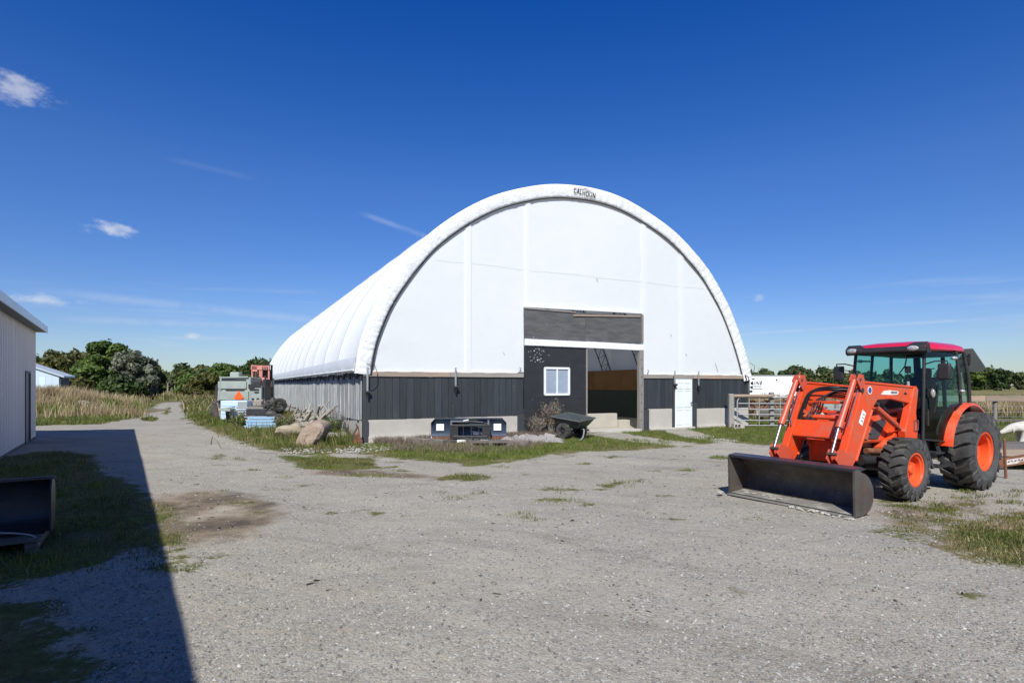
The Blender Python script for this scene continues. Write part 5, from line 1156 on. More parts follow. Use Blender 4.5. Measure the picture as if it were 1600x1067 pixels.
MB().box((0, 0, .02), (.42, .2, .04)).box((0, 0, .18), (.42, .2, .035)).box((-.19, 0, .1), (.04, .2, .16)).box((-.06, 0, .1), (.035, .2, .16)).box((.13, 0, .1), (.16, .2, .16)).build('shell', CONC, bl, bevel=.004)
for k, (px, lab) in enumerate(((1160, 'small pale concrete block standing just behind the gate'),)):
    o = MB().box((0, 0, .42), (.8, .5, .84)).build('white_block', CONC, bevel=.02); o.location = (gx(px) + .2, gy + 1.6, 0); tag(o, lab, 'block')
# white trailer behind
tb = thing('box_trailer', 'long white box trailer with black lettering parked behind the barn', 'trailer', (TP(1252, 56), 56, 0), 0)
MB().box((-6.0, 1.2, 1.50), (12, 2.4, 2.2)).build('body', TRAILW, tb, bevel=.02)
MB().box((-6.0, -.01, 2.63), (12.04, .06, .07)).build('top_rail', GALV, tb); MB().box((-6.0, -.01, .42), (12.04, .06, .08)).build('bottom_rail', GREYTXT, tb)
for k in range(12): MB().box((-.5 - k * 1.0, -.012, 1.5), (.012, .012, 2.1)).build('panel_joint', FABGREY, tb)
for x in (-1.3, -2.4): wheel(tb, (x, .12, .42), .42, .12, .25, 10, .01, -1, GALV)
lt = text('LINE', .46, BLKTXT, 'lettering', tb, shear=.3, bold=.004, sp=1.15); lt.rotation_euler = (R(90), 0, 0); lt.location = (-4.38, -.045, 1.90)
MB().bar((-4.80, -.03, 2.30), (-4.55, -.03, 2.30), .01, .08).build('lettering_mark', BLKTXT, tb)
for z, n_ in ((1.50, 13), (1.26, 14)):
    for k in range(n_): MB().bar((-4.88 + k * .078, -.03, z + .08), (-4.83 + k * .078, -.03, z + .08), .01, .06 + .015 * (k % 3)).build('small_lettering', GREYTXT, tb)
MB().box((-2.4, -.02, 2.2), (.12, .02, .14)).build('marker', BLKTXT, tb)
# rusty machinery between gate and trailer
hm = thing('rusty_farm_machine', 'rusty old field machine with rollers seen through the tube gate', 'farm machine', (TP(1190, 30), 30, 0), R(4))
MB().tube([(-1.3, 0, .42), (1.6, .1, .42)], .17, 12).build('roller', RUST, hm, smooth=50); MB().tube([(-1.3, .5, .7), (1.6, .6, .72)], .12, 12).build('upper_roller', RUSTD, hm, smooth=50)
for x in (-1.35, -.4, .5, 1.6): MB().box((x, .25, .55), (.06, .9, .7)).build('side_frame', RUST, hm, bevel=.02)
for k in range(14): MB().bar((-1.2 + k * .2, -.2, .72), (-1.15 + k * .2, -.32, .1), .02, .02).build('tine', RUSTD, hm)
MB().bar((-1.4, .0, 1.0), (1.7, .0, 1.02), .08, .08).bar((-.9, 0, 1.0), (-.9, 0, .5), .05, .05).bar((1.2, 0, 1.0), (1.2, 0, .5), .05, .05).build('top_bar', RUST, hm)
wheel(hm, (-1.7, .3, .36), .36, .09, .2, 12, .012, -1, RUST); wheel(hm, (2.0, .3, .36), .36, .09, .2, 12, .012, -1, RUST)
h2 = thing('blue_farm_implement', 'dark implement with wheels seen through the orange loader frame', 'farm machine', (TP(1300, 28), 28, 0), R(10))
MB().box((0, 0, .6), (1.5, .7, .35)).build('hopper', GREYGREEN, h2, bevel=.04); MB().bar((-.9, 0, .4), (1.0, 0, .4), .1, .1).build('frame', RUSTD, h2)
wheel(h2, (-.7, -.3, .33), .33, .09, .18, 12, .012, -1, WDECAL); wheel(h2, (.7, -.3, .33), .33, .09, .18, 12, .012, -1, WDECAL)
h3 = thing('old_feeder', 'low weathered feed trough standing between gate and trailer', 'trough', (TP(1222, 27), 27, 0), R(-5))
MB().prism([(-.35, .5), (-.2, .2), (.2, .2), (.35, .5), (.3, .5), (.17, .25), (-.17, .25), (-.3, .5)], -1.1, 1.1, 'x').build('trough', POSTG, h3)
for x in (-.9, .9): MB().box((x, 0, .1), (.06, .5, .2)).build('leg', RUSTD, h3)

# ------------------------------------------------------------------ snow blade in front of the barn
sb = thing('blade_attachment', 'navy snow blade with two white stickers and black mounting frame', 'blade', (-1.28, 17.05, 0), R(3))
pf = catmull([(-.02, .03), (.10, .12), (.16, .35), (.12, .56), (.0, .70)], 4)
rows = []
for x, cut in ((-1.12, .14), (-1.02, .03), (-.98, 0), (-.4, 0), (0, 0), (.4, 0), (.98, 0), (1.02, .03), (1.12, .14)):
    rows.append([(x, .0 + y * .8, min(z, .70 - cut)) for y, z in pf])
MB().grid(rows).build('mouldboard', NAVY, sb, smooth=50)
MB().grid([[(x, y - .02, z) for (x, y, z) in r] for r in rows]).build('mouldboard_back', NAVY, sb, smooth=50)
MB().box((-.72, .03, .115), (.7, .04, .10)).box((.8, .03, .115), (.55, .04, .10)).build('cutting_edge', RUST, sb)
MB().box((0, .03, .19), (2.2, .05, .04)).box((0, .02, .69), (2.02, .05, .035)).build('stiffener', material('blue_grey_rib', (.09, .12, .17), .4), sb)
for x in (-.85, .85): MB().box((x, .075, .43), (.22, .004, .20), Matrix.Rotation(R(-8), 3, 'X')).build('sticker', WDECAL, sb)
for x in (-.42, .52): MB().box((x, -.30, .30), (.24, .05, .46)).build('mount_plate', BLACKM, sb, bevel=.008)
MB().box((.05, -.30, .505), (1.16, .07, .06)).box((.05, -.31, .17), (1.0, .10, .08)).box((.05, -.28, .06), (1.2, .10, .04)).build('mount_bar', BLACKM, sb, bevel=.006)
for x in (-.15, .08, .3): MB().box((x, -.2, .33), (.02, .25, .28)).build('mount_rib', BLACKM, sb)
MB().box((-.25, -.15, .62), (.5, .35, .03)).box((-.5, -.1, .56), (.05, .4, .16)).box((.58, -.1, .56), (.05, .4, .16)).build('push_frame', material('grey_blade_frame', (.14, .16, .18), .45), sb)
MB().tube(catmull([(-.35, -.1, .56), (-.15, -.12, .63), (.05, -.14, .68), (.2, -.14, .64), (.45, -.12, .56), (.6, -.12, .55)], 5), .022, 8).tube([(-.05, -.15, .62), (.42, -.18, .58)], .03, 8).build('hydraulic_hose', HOSE, sb, smooth=50)
MB().tube([(-.3, -.14, .60), (.0, -.15, .66)], .018, 8).build('cylinder_rod', CHROME, sb, smooth=50)
for x in (-.2, .45): MB().box((x, -.42, .06), (.26, .14, .08)).build('skid_shoe', WDECAL, sb, bevel=.02)

# pallet and timbers
def wood_deck(name, label, cat, loc, rz, L, W, n, h=.10, group=None, grp=None):
    p = thing(name, label, cat, loc, rz, grp)
    for k in range(n): MB().box((0, -W / 2 + (k + .5) * W / n, h + random.uniform(-.004, .006)), (L * random.uniform(.97, 1.0), W / n - .015, .022)).build('plank', PALLET, p)
    for x in (-L * .45, 0, L * .45): MB().box((x, 0, h * .5), (.09, W, h - .03)).build('bearer', PALLET, p)
    return p
wood_deck('pallet', 'weathered grey wooden pallet lying in front of the snow blade', 'pallet', (-.62, 15.95, .0), R(5), 1.15, .7, 6, .12)
for (px, py, Lx, ang, lab, hh_) in ((668, 694, 1.25, -32, 'dark weathered timber lying left of the snow blade', .16), (650, 690, .9, -30, 'shorter dark plank behind the left timber', .12), (812, 697, .55, -12, 'short black timber between pallet and tarp', .16)):
    q = G(px, py); o = MB().box((0, 0, hh_ / 2), (Lx, .2, hh_)).build('timber', RUSTD if False else PALLET, bevel=.015); o.location = (q.x, q.y, 0); o.rotation_euler = (0, 0, R(ang)); tag(o, lab, 'timber')
# tarp
def tarp():
    n = 34; q = G(828, 690); rows = []
    for i in range(n):
        row = []
        for j in range(n):
            u, v = i / (n - 1) * 2 - 1, j / (n - 1) * 2 - 1; x = u * .95 + .08 * math.sin(v * 5); y = v * .42 + .05 * math.sin(u * 4)
            e = max(0, 1 - u * u) * max(0, 1 - v * v); z = .01 + .14 * e ** .6 + .09 * (float(fbm(np.array(u * 2.4 + 9), np.array(v * 1.8), 2.2, 4)) - .45) * e ** .3 * 3.6
            row.append((x, y, max(z, .006)))
        rows.append(row)
    o = MB().grid(rows).build('tarp', TARP, smooth=80); o.location = (q.x, q.y + .05, 0); tag(o, 'crumpled grey brown tarp lying on the ground beside the cart', 'tarp')
tarp()
q = G(858, 690); o = MB().box((0, 0, .12), (.30, .03, .26), Matrix.Rotation(R(-35), 3, 'X') @ Matrix.Rotation(R(15), 3, 'Y')).build('paving_slab', TARP); o.location = (q.x, q.y, 0); tag(o, 'small grey slab leaning on the right end of the tarp', 'slab')

# dump cart
ct = thing('dump_cart', 'black tipped garden dump cart with two wheels beside the doorway', 'cart', (1.90, 18.15, 0), R(-46))
def tub(o=0):
    B0 = [(-.34, -.30), (.42, -.26), (.42, .26), (-.34, .30)]; T0 = [(-.52, -.42), (.62, -.38), (.62, .38), (-.52, .42)]
    rot = Matrix.Rotation(R(6), 3, 'Y') @ Matrix.Rotation(R(7), 3, 'X'); f = lambda p, z: tuple(rot @ Vector((p[0], p[1], z)) + Vector((0, 0, .42)))
    return [f(p, 0) for p in B0], [f(p, .26) for p in T0], f
bo, to, ff = tub(); m = MB()
bi = [ff((p[0] * .93, p[1] * .93), .02) for p in [(-.34, -.30), (.42, -.26), (.42, .26), (-.34, .30)]]; ti = [ff((p[0] * .95, p[1] * .93), .26) for p in [(-.52, -.42), (.62, -.38), (.62, .38), (-.52, .42)]]
m.add(bo + to + bi + ti, [(0, 3, 2, 1)] + [(k, (k + 1) % 4, 4 + (k + 1) % 4, 4 + k) for k in range(4)] + [(4 + k, 4 + (k + 1) % 4, 12 + (k + 1) % 4, 12 + k) for k in range(4)] + [(12 + k, 12 + (k + 1) % 4, 8 + (k + 1) % 4, 8 + k) for k in range(4)] + [(8, 9, 10, 11)])
m.build('tub', material('grey_black_tub_plastic', (.045, .055, .06), .38, var=(.065, .075, .08), vs=3, dirt=(.22, .2, .18), ds=5, dt=(.62, .8)), ct)
MB()  .tube([Vector(p) for p in to] + [Vector(to[0])], .02, 6).build('rim', SMVB, ct, smooth=40)
MB().tube([(0, -.40, .25), (0, .40, .25)], .018, 8).bar((-.3, 0, .38), (.65, 0, .30), .06, .05).bar((0, -.2, .26), (0, -.2, .42), .04, .04).bar((0, .2, .26), (0, .2, .42), .04, .04).build('axle_frame', BLACKM, ct)
for s in (1, -1): wheel(ct, (-.02, s * .40, .25), .25, .085, .12, 14, .008, s, BLACKM)
MB().tube(catmull([(.40, -.05, .32), (.55, -.10, .30), (.68, -.30, .12), (.80, -.55, .05), (.86, -.72, .045)], 4), .024, 8).build('drawbar', GALV, ct, smooth=50)
# dead bush
def bush(name, label, loc, h, n, spread, leaves, mat, lm, lsz=.03, cat='shrub'):
    t = thing(name, label, cat, loc); b = MB(); tips = []
    for k in range(n):
        a = random.uniform(0, 6.3); r = spread * random.uniform(.3, 1); hh_ = h * random.uniform(.55, 1) * (1 - .25 * r / spread)
        p = [(0.05 * math.cos(a), .05 * math.sin(a), 0), (r * .35 * math.cos(a), r * .35 * math.sin(a), hh_ * .4), (r * .8 * math.cos(a + .2), r * .8 * math.sin(a + .2), hh_ * .8), (r * math.cos(a + .1), r * math.sin(a + .1), hh_)]
        b.tube(p, [.009, .007, .004, .002], 4); tips += [(*[p[2][i] * (1 - t_) + p[3][i] * t_ for i in range(3)], .10, 1.2) for t_ in (0, 1)] + [(*[p[1][i] * (1 - t_) + p[2][i] * t_ for i in range(3)], .08, 1.3) for t_ in (.4, .8)]
        for q in range(3): b.tube([p[2], (p[2][0] + random.gauss(0, .1), p[2][1] + random.gauss(0, .1), p[2][2] + random.uniform(.05, .2))], [.004, .002], 4)
    b.build('stems', mat, t)
    V, F, T_ = foliage(tips, leaves, lsz); np_mesh('leaves', V, F, lm, T_, t); return t
q = B(6.10, -.45); bush('dead_shrub', 'dead brown shrub standing under the barn window beside the cart', (q.x, q.y, 0), 1.30, 56, .42, 1900, LOGW, DEADL, .028)
q = B(5.62, -.35); bush('dead_shrub', 'smaller dead brown weed clump left of the dead shrub', (q.x, q.y, 0), .8, 34, .32, 1100, LOGW, DEADL, .024)
q = B(3.2, -.35); bush('dry_weed', 'tall thin dry weed against the concrete left of the blade', (q.x, q.y, 0), .55, 8, .18, 160, LOGW, DEADL, .015, 'weed')
b = MB()
for k in range(70):
    q = B(random.gauss(6.6, .8), random.uniform(-1.1, -.2)); a = random.uniform(-.5, .9); L = random.uniform(.2, .6)
    b.tube([(q.x, q.y, .03 + random.uniform(0, .12)), (q.x + L * math.cos(a), q.y + L * math.sin(a), .03 + random.uniform(0, .16))], [.007, .003], 4)
tag(b.build('fallen_twigs', LOGW), 'tangle of dead twigs on the ground below the window', None, kind='stuff')
# dark object inside
q = B(9.15, 4.2); o = thing('low_table', 'low dark table with a pale rag, inside the barn doorway', 'table', (q.x, q.y, 0))
MB().box((0, 0, .62), (.8, .45, .05)).build('top', BLACKM, o)
for x in (-.35, .35):
    for y in (-.18, .18): MB().box((x, y, .3), (.04, .04, .6)).build('leg', BLACKM, o)
q = B(9.3, 4.1); o = MB().ball((0, 0, 0), .12, 6, 1.2, .8, .5).build('rag', WDECAL, smooth=60); o.location = (q.x, q.y, .68); tag(o, 'pale crumpled rag lying on the low table in the barn', 'rag')

# ------------------------------------------------------------------ boulder, stones, plough, mesh
def rockobj(name, px, py, r, sx, sy, sz, mat, label, seed, rz=0, dz=.0, n=14, rough=.3, group=None):
    q = G(px, py); b = MB(); rock(b, (0, 0, r * sz * .8), r, sx, sy, sz, n, seed, rough); o = b.build(name, mat, smooth=28); o.location = (q.x, q.y + r * .5, dz); o.rotation_euler = (0, 0, rz); return tag(o, label, 'rock', group)
ol = [(-.46, -.06), (-.44, .14), (-.36, .36), (-.30, .50), (-.12, .66), (.10, .76), (.30, .76), (.42, .68), (.46, .52), (.38, .30), (.22, .10), (.08, -.06)]
ol = catmull(ol + [ol[0]], 3)[:-1]; rows = []
for y, k in ((-.44, .30), (-.42, .62), (-.34, .86), (-.18, .98), (0, 1.0), (.2, .97), (.36, .8), (.44, .45), (.45, .05)):
    row = []
    for q_, (x, z) in enumerate(ol + [ol[0]]):
        cx, cz = x * .0 + .02 + (z - .3) * .25, .32; nz = .05 * (float(fbm(np.array(x * 2 + 5), np.array(z * 2 + y * 2 + 9), 1.6, 4)) - .5) * 2
        row.append((cx + (x - cx) * k + nz, y + nz * .6 + .12 * (z - .3), max(cz + (z - cz) * (k if z > cz else 1) + nz * .5, -.06)))
    rows.append(row)
o = MB().grid([[rows[0][0]] * len(rows[0])] + rows).build('boulder', ROCKB, smooth=26); q = G(482, 698); o.location = (q.x, q.y + .4, 0); o.scale = (.92, .95, .92)
tag(o, 'large tan boulder leaning beside the barn corner', 'boulder')
rockobj('rock', 449, 686, .34, 1.2, .9, .8, material('ochre_rock', (.40, .34, .25), .9, var=(.30, .25, .18), vs=4, bump=.015, bs=12), 'pale yellowish rock just left of the large boulder', 22, .4)
rockobj('rock', 520, 690, .20, 1.4, .9, .8, ROCKW, 'mossy grey stone right of the large boulder', 23, .2)
rockobj('rock', 534, 689, .17, 1.1, .9, .9, ROCKW, 'smaller grey stone nearest the rusty plough', 24, .7)
def stones(name, label, n, poly, r0, r1, seed):
    rr = random.Random(seed); b = MB(); xs = [p[0] for p in poly]; ys = [p[1] for p in poly]; c = 0
    while c < n:
        x, y = rr.uniform(min(xs), max(xs)), rr.uniform(min(ys), max(ys))
        if sdf(np.array([x]), np.array([y]), poly)[0] > 0: r = rr.uniform(r0, r1); rock(b, (x, y, r * .3), r, 1.2, 1, .7, 4, rr.random() * 1000); c += 1
    tag(b.build(name, ROCKW), label, None, kind='stuff')
stones('loose_stones', 'loose pale stones at the foot of the boulder and barn corner', 260, pxpoly((440, 700), (500, 702), (562, 695), (620, 698), (600, 706), (520, 708), (450, 708)), .012, .035, 5)
stones('kerb_stones', 'pale stones scattered on the gravel verge left of the boulder', 120, pxpoly((330, 672), (400, 700), (470, 708), (460, 712), (380, 704), (310, 676)), .008, .022, 6)
rub = MB(); rr2 = random.Random(8)
for k in range(90):
    p0 = B(-rr2.uniform(.15, 1.3), rr2.uniform(2.6, 8.5)); hq = .42 * rr2.random() ** 1.3; rock(rub, (p0.x, p0.y, hq), rr2.uniform(.06, .17), 1.25, 1, .75, 5, rr2.random() * 999, .5)
tag(rub.build('rubble_heap', material('grey_tan_rubble', (.30, .265, .22), .95, var=(.17, .15, .125), vs=3, bump=.02, bs=10, dirt=(.44, .41, .36), ds=2, dt=(.5, .6)), smooth=25), 'rough heap of grey and tan rubble under the logs behind the boulder', None, kind='stuff')
pl = thing('rusty_plough', 'rusty triangular plough part standing by the barn corner', 'plough part', (G(551, 696).x, G(551, 696).y + .25, 0), R(5))
MB().bar((-.20, 0, .0), (.08, 0, .52), .05, .045).build('beam', RUSTD, pl); MB().bar((.08, 0, .5), (.17, .02, .02), .03, .03).build('brace', RUST, pl)
MB().prism([(-.10, .04), (.18, .0), (.20, .12), (.06, .36), (.0, .24)], .02, .04).build('share', RUST, pl); MB().tube([(.06, 0, .5), (.03, 0, .58)], .02, 6).build('hook', RUSTD, pl)
# roll of fence wire
wr = thing('wire_roll', 'loose bundle of wavy fence wire leaning on the side wall base', 'wire roll', tuple(B(-.12, 2.3)), BRZ + math.pi / 2)
wv = MB()
for z in np.linspace(.08, .78, 13):
    wv.tube([(x, .12 + .05 * math.sin(x * 9 + z * 7), z + .03 * math.sin(x * 7 + z * 11) + .02 * math.sin(x * 17)) for x in np.linspace(-.9 + z * .3, 2.4, 36)], .012, 4)
tag(wv.build('wire', GALV, wr), kind='stuff')
for k, x in enumerate(np.linspace(-.6, 2.3, 9)): MB().tube([(x, .06, .05), (x + .05, .05, .8)], .006, 4).build('cross_wire', GALV, wr)

# ------------------------------------------------------------------ log and scrap pile
lp = [(-8.1, 19.8), (-6.7, 17.6), (-5.6, 17.2), (-6.1, 19.3), (-8.0, 22.3)]
rr = random.Random(44); c = 0
LBL_W = ['pale', 'grey', 'silvery', 'dark streaked']; 
while c < 84:
    t_ = c / 84; s_ = 2.6 + t_ * 6.4 + rr.uniform(-.4, .4); p0 = B(rr.uniform(-1.15, -.35), s_); L = rr.uniform(.25, .6); ang = rr.uniform(-1.2, 1.2); tilt = rr.uniform(.05, 1.1); z = rr.uniform(.05, .55)
    r = rr.uniform(.035, .075); d = Vector((math.cos(ang) * math.cos(tilt), math.sin(ang) * math.cos(tilt), math.sin(tilt))) * L; nn = rr.randint(0, 3)
    o = MB().tube([(0, 0, 0), d * .5 + Vector((rr.gauss(0, .03), rr.gauss(0, .03), 0)), d], [r, r * .9, r * .7], 7).build('log', LOGW, smooth=50)
    o.location = (p0.x, p0.y, z); tag(o, 'short bleached log in the tangled log pile by the barn side wall', 'log', 'logs piled against the barn side wall'); c += 1
def branch(name, label, loc, rz, segs, cat='branch'):
    o = thing(name, label, cat, loc, rz)
    for k, (p, r) in enumerate(segs): MB().tube(p, r, 8).build('limb', LOGW, o, smooth=60)
    return o
q = B(-.75, 2.9)
branch('forked_branch', 'forked bleached branch with raised prongs behind the boulder', (q.x, q.y, 0), R(10), [
    ([(0, 0, .3), (.05, 0, .62), (.0, .02, .85)], [.06, .05, .02]), ([(.02, 0, .5), (.28, 0, .78), (.50, 0, .98), (.62, 0, 1.02)], [.06, .05, .035, .015]), ([(.02, 0, .5), (-.15, 0, .75), (-.22, 0, .95)], [.045, .03, .012]),
    ([(.28, 0, .78), (.15, .02, 1.0), (.3, .02, 1.15), (.38, 0, 1.30)], [.035, .025, .018, .008]), ([(.45, 0, .92), (.50, 0, .6), (.52, 0, .35)], [.04, .035, .03])])
# tyres / black plastic
for (px, py, Y, lab, r, ax) in ((421, 634, 22.6, 'torn black tyre half standing at the top of the scrap pile', .24, 60), (437, 632, 21.6, 'black tyre leaning on the logs beside the barn', .26, 20)):
    q = P(px, py, Y); t_ = MB().lathe([(.22, -.08), (.30, -.11), (.38, -.09), (.40, 0), (.38, .09), (.30, .11), (.22, .08), (.25, 0)], 24, 'y', closed=True).build('worn_tyre', RUBBER, smooth=50)
    t_.location = q; t_.rotation_euler = (R(25), R(10), R(ax)); t_.scale = (r / .4,) * 3; tag(t_, lab, 'tyre')
q = P(432, 640, 22.4); b = MB(); rock(b, (0, 0, 0), .30, 1.2, .9, 1.1, 9, 91, .8); o = b.build('scrap_heap', RUBBER, smooth=30); o.location = (q.x, q.y, .62); tag(o, 'heap of dark torn rubber under the scrap tyres', 'scrap heap')

# ------------------------------------------------------------------ old combine, red frame, blue panels
cq = G(352, 657)
cb = thing('old_combine', 'derelict grey green harvester body with orange warning triangle at its rear', 'harvester', (TP(374, 26.5), 26.5, 0), R(6))
MB().prism([(-.98, .95), (-.92, 1.75), (-.75, 2.02), (.50, 2.05), (.50, .95)], 0, 3.6).build('body', GREYGREEN, cb, bevel=.03)
MB().box((-.30, -.03, 1.68), (1.25, .05, .34)).build('upper_panel', GREYGREEN, cb, bevel=.015); MB().box((-.25, -.04, 1.20), (1.35, .06, .40)).build('rear_panel', GREYGREEN, cb, bevel=.015)
MB().box((-.3, -.01, 1.92), (1.2, .04, .05)).build('roof_gap', BLACKM, cb); MB().box((-.18, -.05, 1.46), (.8, .04, .09)).build('slot', BLACKM, cb)
MB().bar((-.88, -.05, .98), (-.80, -.02, 2.0), .08, .08).build('corner_frame', GREYGREEN, cb, bevel=.01); MB().bar((-.86, -.04, 2.03), (.4, -.04, 2.06), .06, .06).build('top_frame', GREYGREEN, cb)
MB().box((-.35, .6, 2.16), (.42, .5, .26)).build('tank', GREYGREEN, cb, bevel=.05)
MB().prism([(-1.0, 1.0), (-1.22, 1.1), (-1.15, 1.7), (-.9, 1.9)], .3, 2.6).build('side_shield', BLACKM, cb)
MB().box((.78, .0, 1.25), (.55, .5, .80)).build('engine_bay', GREYGREEN, cb, bevel=.02)
for (x, z, a, c) in ((.62, 1.62, .26, .2), (.88, 1.70, .3, .22), (.85, 1.36, .2, .05), (.68, 1.05, .1, .08), (.9, 1.05, .1, .08), (.75, 1.48, .4, .06)): MB().box((x, -.27, z), (a, .04, c)).build('dark_opening', BLACKM, cb)
tri = MB().prism([(.03, 1.38), (.24, 1.06), (.18, .98), (-.12, .98), (-.18, 1.06)], -.11, -.09).build('warning_triangle', SMV, cb); tri.location = (-.02, 0, .05)
MB().box((1.10, .4, 1.3), (.10, .8, 1.3)).build('side_post', BLACKM, cb)
wheel(cb, (-1.05, .9, .55), .55, .2, .28, 14, .03, -1, RUST, tyremat=RUBBER); wheel(cb, (1.0, 1.2, .55), .55, .2, .28, 14, .03, 1, RUST)
MB().box((0, 1.2, .6), (2.0, 2.0, .5)).build('underframe', RUSTD, cb)
rf = thing('red_machine_frame', 'sun faded red open machine frame raised behind the grey harvester', 'machine frame', (TP(397, 27.5), 28.2, 0), R(6))
for x in (-.38, -.02, .06, .40): MB().box((x, 0, 2.1), (.07, .09, 1.15)).build('upright', PINKRED, rf)
for x in (-.38, .38): MB().box((x, .5, 2.1), (.07, .09, 1.15)).build('upright', RUSTD, rf)
MB().box((.0, -.02, 2.52), (.86, .12, .20)).build('top_beam', PINKRED, rf, bevel=.01); MB().box((-.26, -.03, 2.50), (.26, .10, .30)).build('end_plate', PINKRED, rf); MB().box((.06, .2, 2.66), (.8, .5, .04)).build('top_slat', RUSTD, rf)
MB().box((.2, -.05, 1.84), (.42, .1, .08)).build('low_beam', PINKRED, rf); MB().ball((.22, -.1, 1.95), .14, 6, 1.2, .5, .8).build('drum', PINKRED, rf, smooth=50)
MB().box((0, .5, 2.2), (.7, .03, .5)).build('back_plate', RUSTD, rf); MB().bar((-.36, -.06, 2.3), (.02, -.06, 2.05), .03, .03).build('brace', RUSTD, rf)
for x in (.14, .24, .34): MB().box((x, -.1, 2.5), (.04, .03, .14)).build('slot', BLACKM, rf)
MB().box((.0, .2, 1.0), (.9, .6, 1.2)).build('base', RUSTD, rf)
bp = thing('blue_tank_panel', 'pale blue enamel cabinet standing in front of the harvester', 'cabinet', (TP(366, 24.6), 24.6, 0), R(4))
MB().box((0, .3, .62), (1.10, .7, .80)).build('cabinet', BLUEW, bp, bevel=.02)
for z in (.45, .62, .80): MB().box((-.1, -.055, z), (.85, .012, .012)).build('groove', BLUEC, bp)
MB().box((.35, -.06, .88), (.36, .01, .18)).build('worn_patch', GREYGREEN, bp); MB().prism([(-.32, .1), (-.14, .1), (-.18, .62), (-.26, .66)], -.12, -.07).build('dark_fin', BLACKM, bp); MB().box((0, .3, .12), (.9, .5, .22)).build('stand', RUSTD, bp)
pk = (TP(386, 23.6), 23.6)
labs = ['lowest', 'second', 'third', 'fourth', 'fifth', 'topmost']
for k in range(6):
    o = MB().box((0, 0, 0), (.78 + .5 * (k > 3) - .05 * k, .4, .055)).build('scrap_plank', [RUST, RUST, RUSTD, PALLET, POSTG, POSTG][k], bevel=.004); o.location = (pk[0] - .05 + .03 * (k % 3) + .15 * (k > 3), pk[1], .22 + k * .105); o.rotation_euler = (0, R(1.5 * (k % 2)), R(4 * (k % 3)))
    tag(o, '%s board in the stack beside the pale blue cabinet' % labs[k], 'board', 'stacked scrap boards')
tk = thing('black_tub', 'black rectangular tub sitting on the blue crates', 'tub', (TP(404, 22.6), 22.6, .42), R(4))
MB().box((0, 0, .12), (.78, .4, .03)).box((0, -.2, .22), (.78, .03, .24)).box((0, .2, .22), (.78, .03, .24)).box((-.385, 0, .22), (.03, .4, .24)).box((.385, 0, .22), (.03, .4, .24)).build('shell', BLACKM, tk, bevel=.01)
o = MB().box((0, 0, .13), (.42, .35, .22)).build('grey_box', GREYBEAM, bevel=.02); o.location = (TP(430, 22.6), 22.6, .47); tag(o, 'grey weathered box at the right end of the black tub', 'box')
for k in range(4):
    o = thing('blue_crate', ['lowest blue crate in the grass under the black tub', 'second blue crate from the grass, under the black tub', 'third blue crate of the low stack', 'top blue crate directly under the black tub'][k], 'crate', (TP(410 + (k % 2) * 1.5, 22.4), 22.4, .02 + k * .115), R(4), 'blue crates stacked in the grass')
    MB().box((0, 0, .045), (1.16 - .05 * k, .5, .075)).build('box', BLUEC, o, bevel=.008); MB().box((0, -.0, .095), (1.20 - .05 * k, .53, .018)).build('rim', BLUEW, o)

for k, (px, Y, hh_, lean, r_, mt, lab) in enumerate(((341, 25.8, 1.3, -.12, .03, RUSTD, 'dark rusty pole leaning against the left side of the harvester'), (346, 25.6, .9, -.2, .025, POSTG, 'short grey stake at the left foot of the harvester'),
        (412, 25.6, 2.1, .06, .045, BLACKM, 'tall black post at the right side of the harvester'), (424, 23.2, 1.05, -.3, .03, POSTG, 'grey pole sticking up out of the tyre heap'), (443, 21.8, .95, .25, .025, RUST, 'thin rusty rod sticking up right of the leaning tyre'), (382, 24.9, .9, .5, .03, GALV, 'pale metal pipe lying slanted above the stacked boards'))):
    o = MB().tube([(0, 0, 0), (lean, .05, hh_)], r_, 8).build('pole', mt, smooth=50); o.location = (TP(px, Y), Y, 0); tag(o, lab, 'pole')
for k, (px, py, Y, w_, h_, mt, lab) in enumerate(((355, 640, 24.2, .5, .1, GREYGREEN, 'bent grey green sheet lying on the pale blue cabinet edge'), (396, 631, 25.4, .9, .16, GREYBEAM, 'weathered grey plank bundle below the engine bay'), (407, 637, 24.6, .8, .12, PALLET, 'dark plank lying across behind the black tub'), (425, 650, 22.9, .5, .22, RUSTD, 'rusty iron lump between the tub and the tyres'))):
    q = P(px, py, Y); o = MB().box((0, 0, 0), (w_, .5, h_), Matrix.Rotation(R(4 * (-1) ** k), 3, 'Y')).box((w_ * .1, .05, h_ * .8), (w_ * .8, .3, h_ * .5), Matrix.Rotation(R(-6), 3, 'Y')).build('scrap_piece', mt, bevel=.015); o.location = q; tag(o, lab, 'scrap')
bush('weed', 'leafy weed growing in front of the pale blue cabinet', (TP(372, 23.2), 23.2, 0), .55, 22, .35, 900, LOGW, GRASSM, .035, 'weed')
bush('weed', 'leafy weed growing right of the blue crates', (TP(446, 21.2), 21.2, 0), .65, 24, .4, 1100, LOGW, GRASSO, .035, 'weed')
bush('weed', 'green weed growing against the wall right of the boulder', (B(-.45, 1.9).x, B(-.45, 1.9).y, 0), .75, 26, .35, 1300, LOGW, LEAF_GREEN, .035, 'weed')
for k in range(14):
    q = P(420 + 22 * random.random(), 628 + 14 * random.random(), 22.3)
    b = MB(); rock(b, (0, 0, 0), random.uniform(.07, .16), 1.4, 1, .8, 6, k * 3.3, .9); 
    if k == 0: junk = MB()
    junk.add([(x + q.x, y + q.y + random.uniform(-.0, .01), z + q.z) for x, y, z in b.v], b.f)
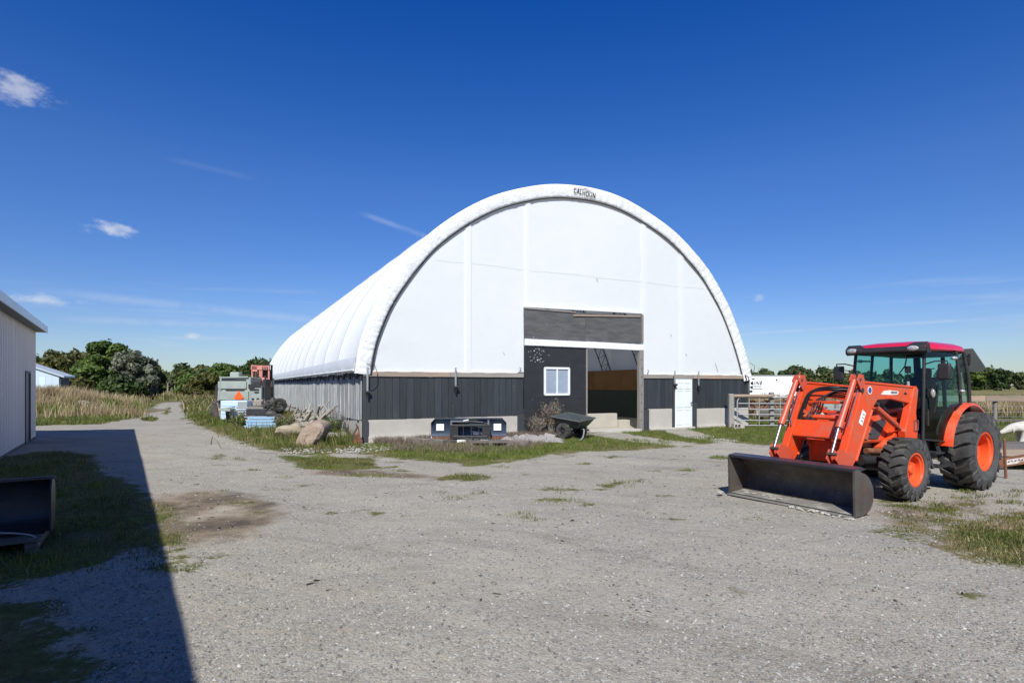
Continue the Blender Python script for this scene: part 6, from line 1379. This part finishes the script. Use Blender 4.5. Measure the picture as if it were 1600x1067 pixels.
tag(junk.build('torn_rubber', RUBBER, smooth=30), 'torn black rubber scraps tangled round the old tyres', None, kind='stuff')
# ------------------------------------------------------------------ black bucket on pallet, left foreground
pt = thing('pallet', 'dark wooden pallet under the black bucket in the shed shade', 'pallet', (-5.55, 5.86, 0), R(32))
for k in range(7): MB().box((0, -.48 + k * .16, .125), (1.3, .12, .022)).build('plank', PALLET, pt)
for x in (-.58, 0, .58): MB().box((x, 0, .06), (.09, 1.1, .09)).build('bearer', PALLET, pt)
for x in (-.6, 0, .6): MB().box((x, -.5, .01), (.1, .1, .02)).build('foot', PALLET, pt)
kb = thing('loader_bucket', 'black steel bucket standing on a pallet at the left edge', 'bucket', (-5.797, 5.68, .14), R(34))
pr_ = catmull([(-.30, .02), (-.05, .015), (.10, .08), (.14, .25), (.13, .42), (.06, .52)], 4); MB().prism(pr_ + [(y - .014, z + .012) for y, z in pr_[::-1]], -1.0, 1.0, 'x').build('shell', BLACKM, kb, recalc=True)
for x in (-1.0, 1.0): MB().prism([(-.30, .01)] + pr_[3:] + [(-.20, .53), (-.29, .45)], x - .007, x + .007, 'x').build('side_plate', BLACKM, kb)
MB().box((0, .05, .53), (2.03, .04, .03)).build('top_lip', STEEL, kb)
def LR(t, z, o=.03): return (-4.8 - .829 * t + .559 * o, 5.99 - .559 * t - .829 * o, z)
o = MB().tube(catmull([LR(1.3, .52), LR(1.0, .44), LR(.7, .32), LR(.45, .22, .05), LR(.25, .18, .06), LR(.12, .14, .10), LR(.08, .05, .12)], 5), .008, 6).build('rope', ROPE, smooth=50); tag(o, 'pale rope hanging across the front of the black bucket', 'rope')
o = MB().tube(catmull([LR(1.3, .46), LR(1.0, .37), LR(.75, .27), LR(.5, .21)], 5), .011, 6).build('rope', ROPE, smooth=50); tag(o, 'thicker second rope lying below the first on the bucket', 'rope')
o = MB().bar(LR(.42, .16, .10), LR(.5, .0, .14), .02, .05).build('strap', GREENT); tag(o, 'green strap hanging over the front edge of the pallet', 'strap')
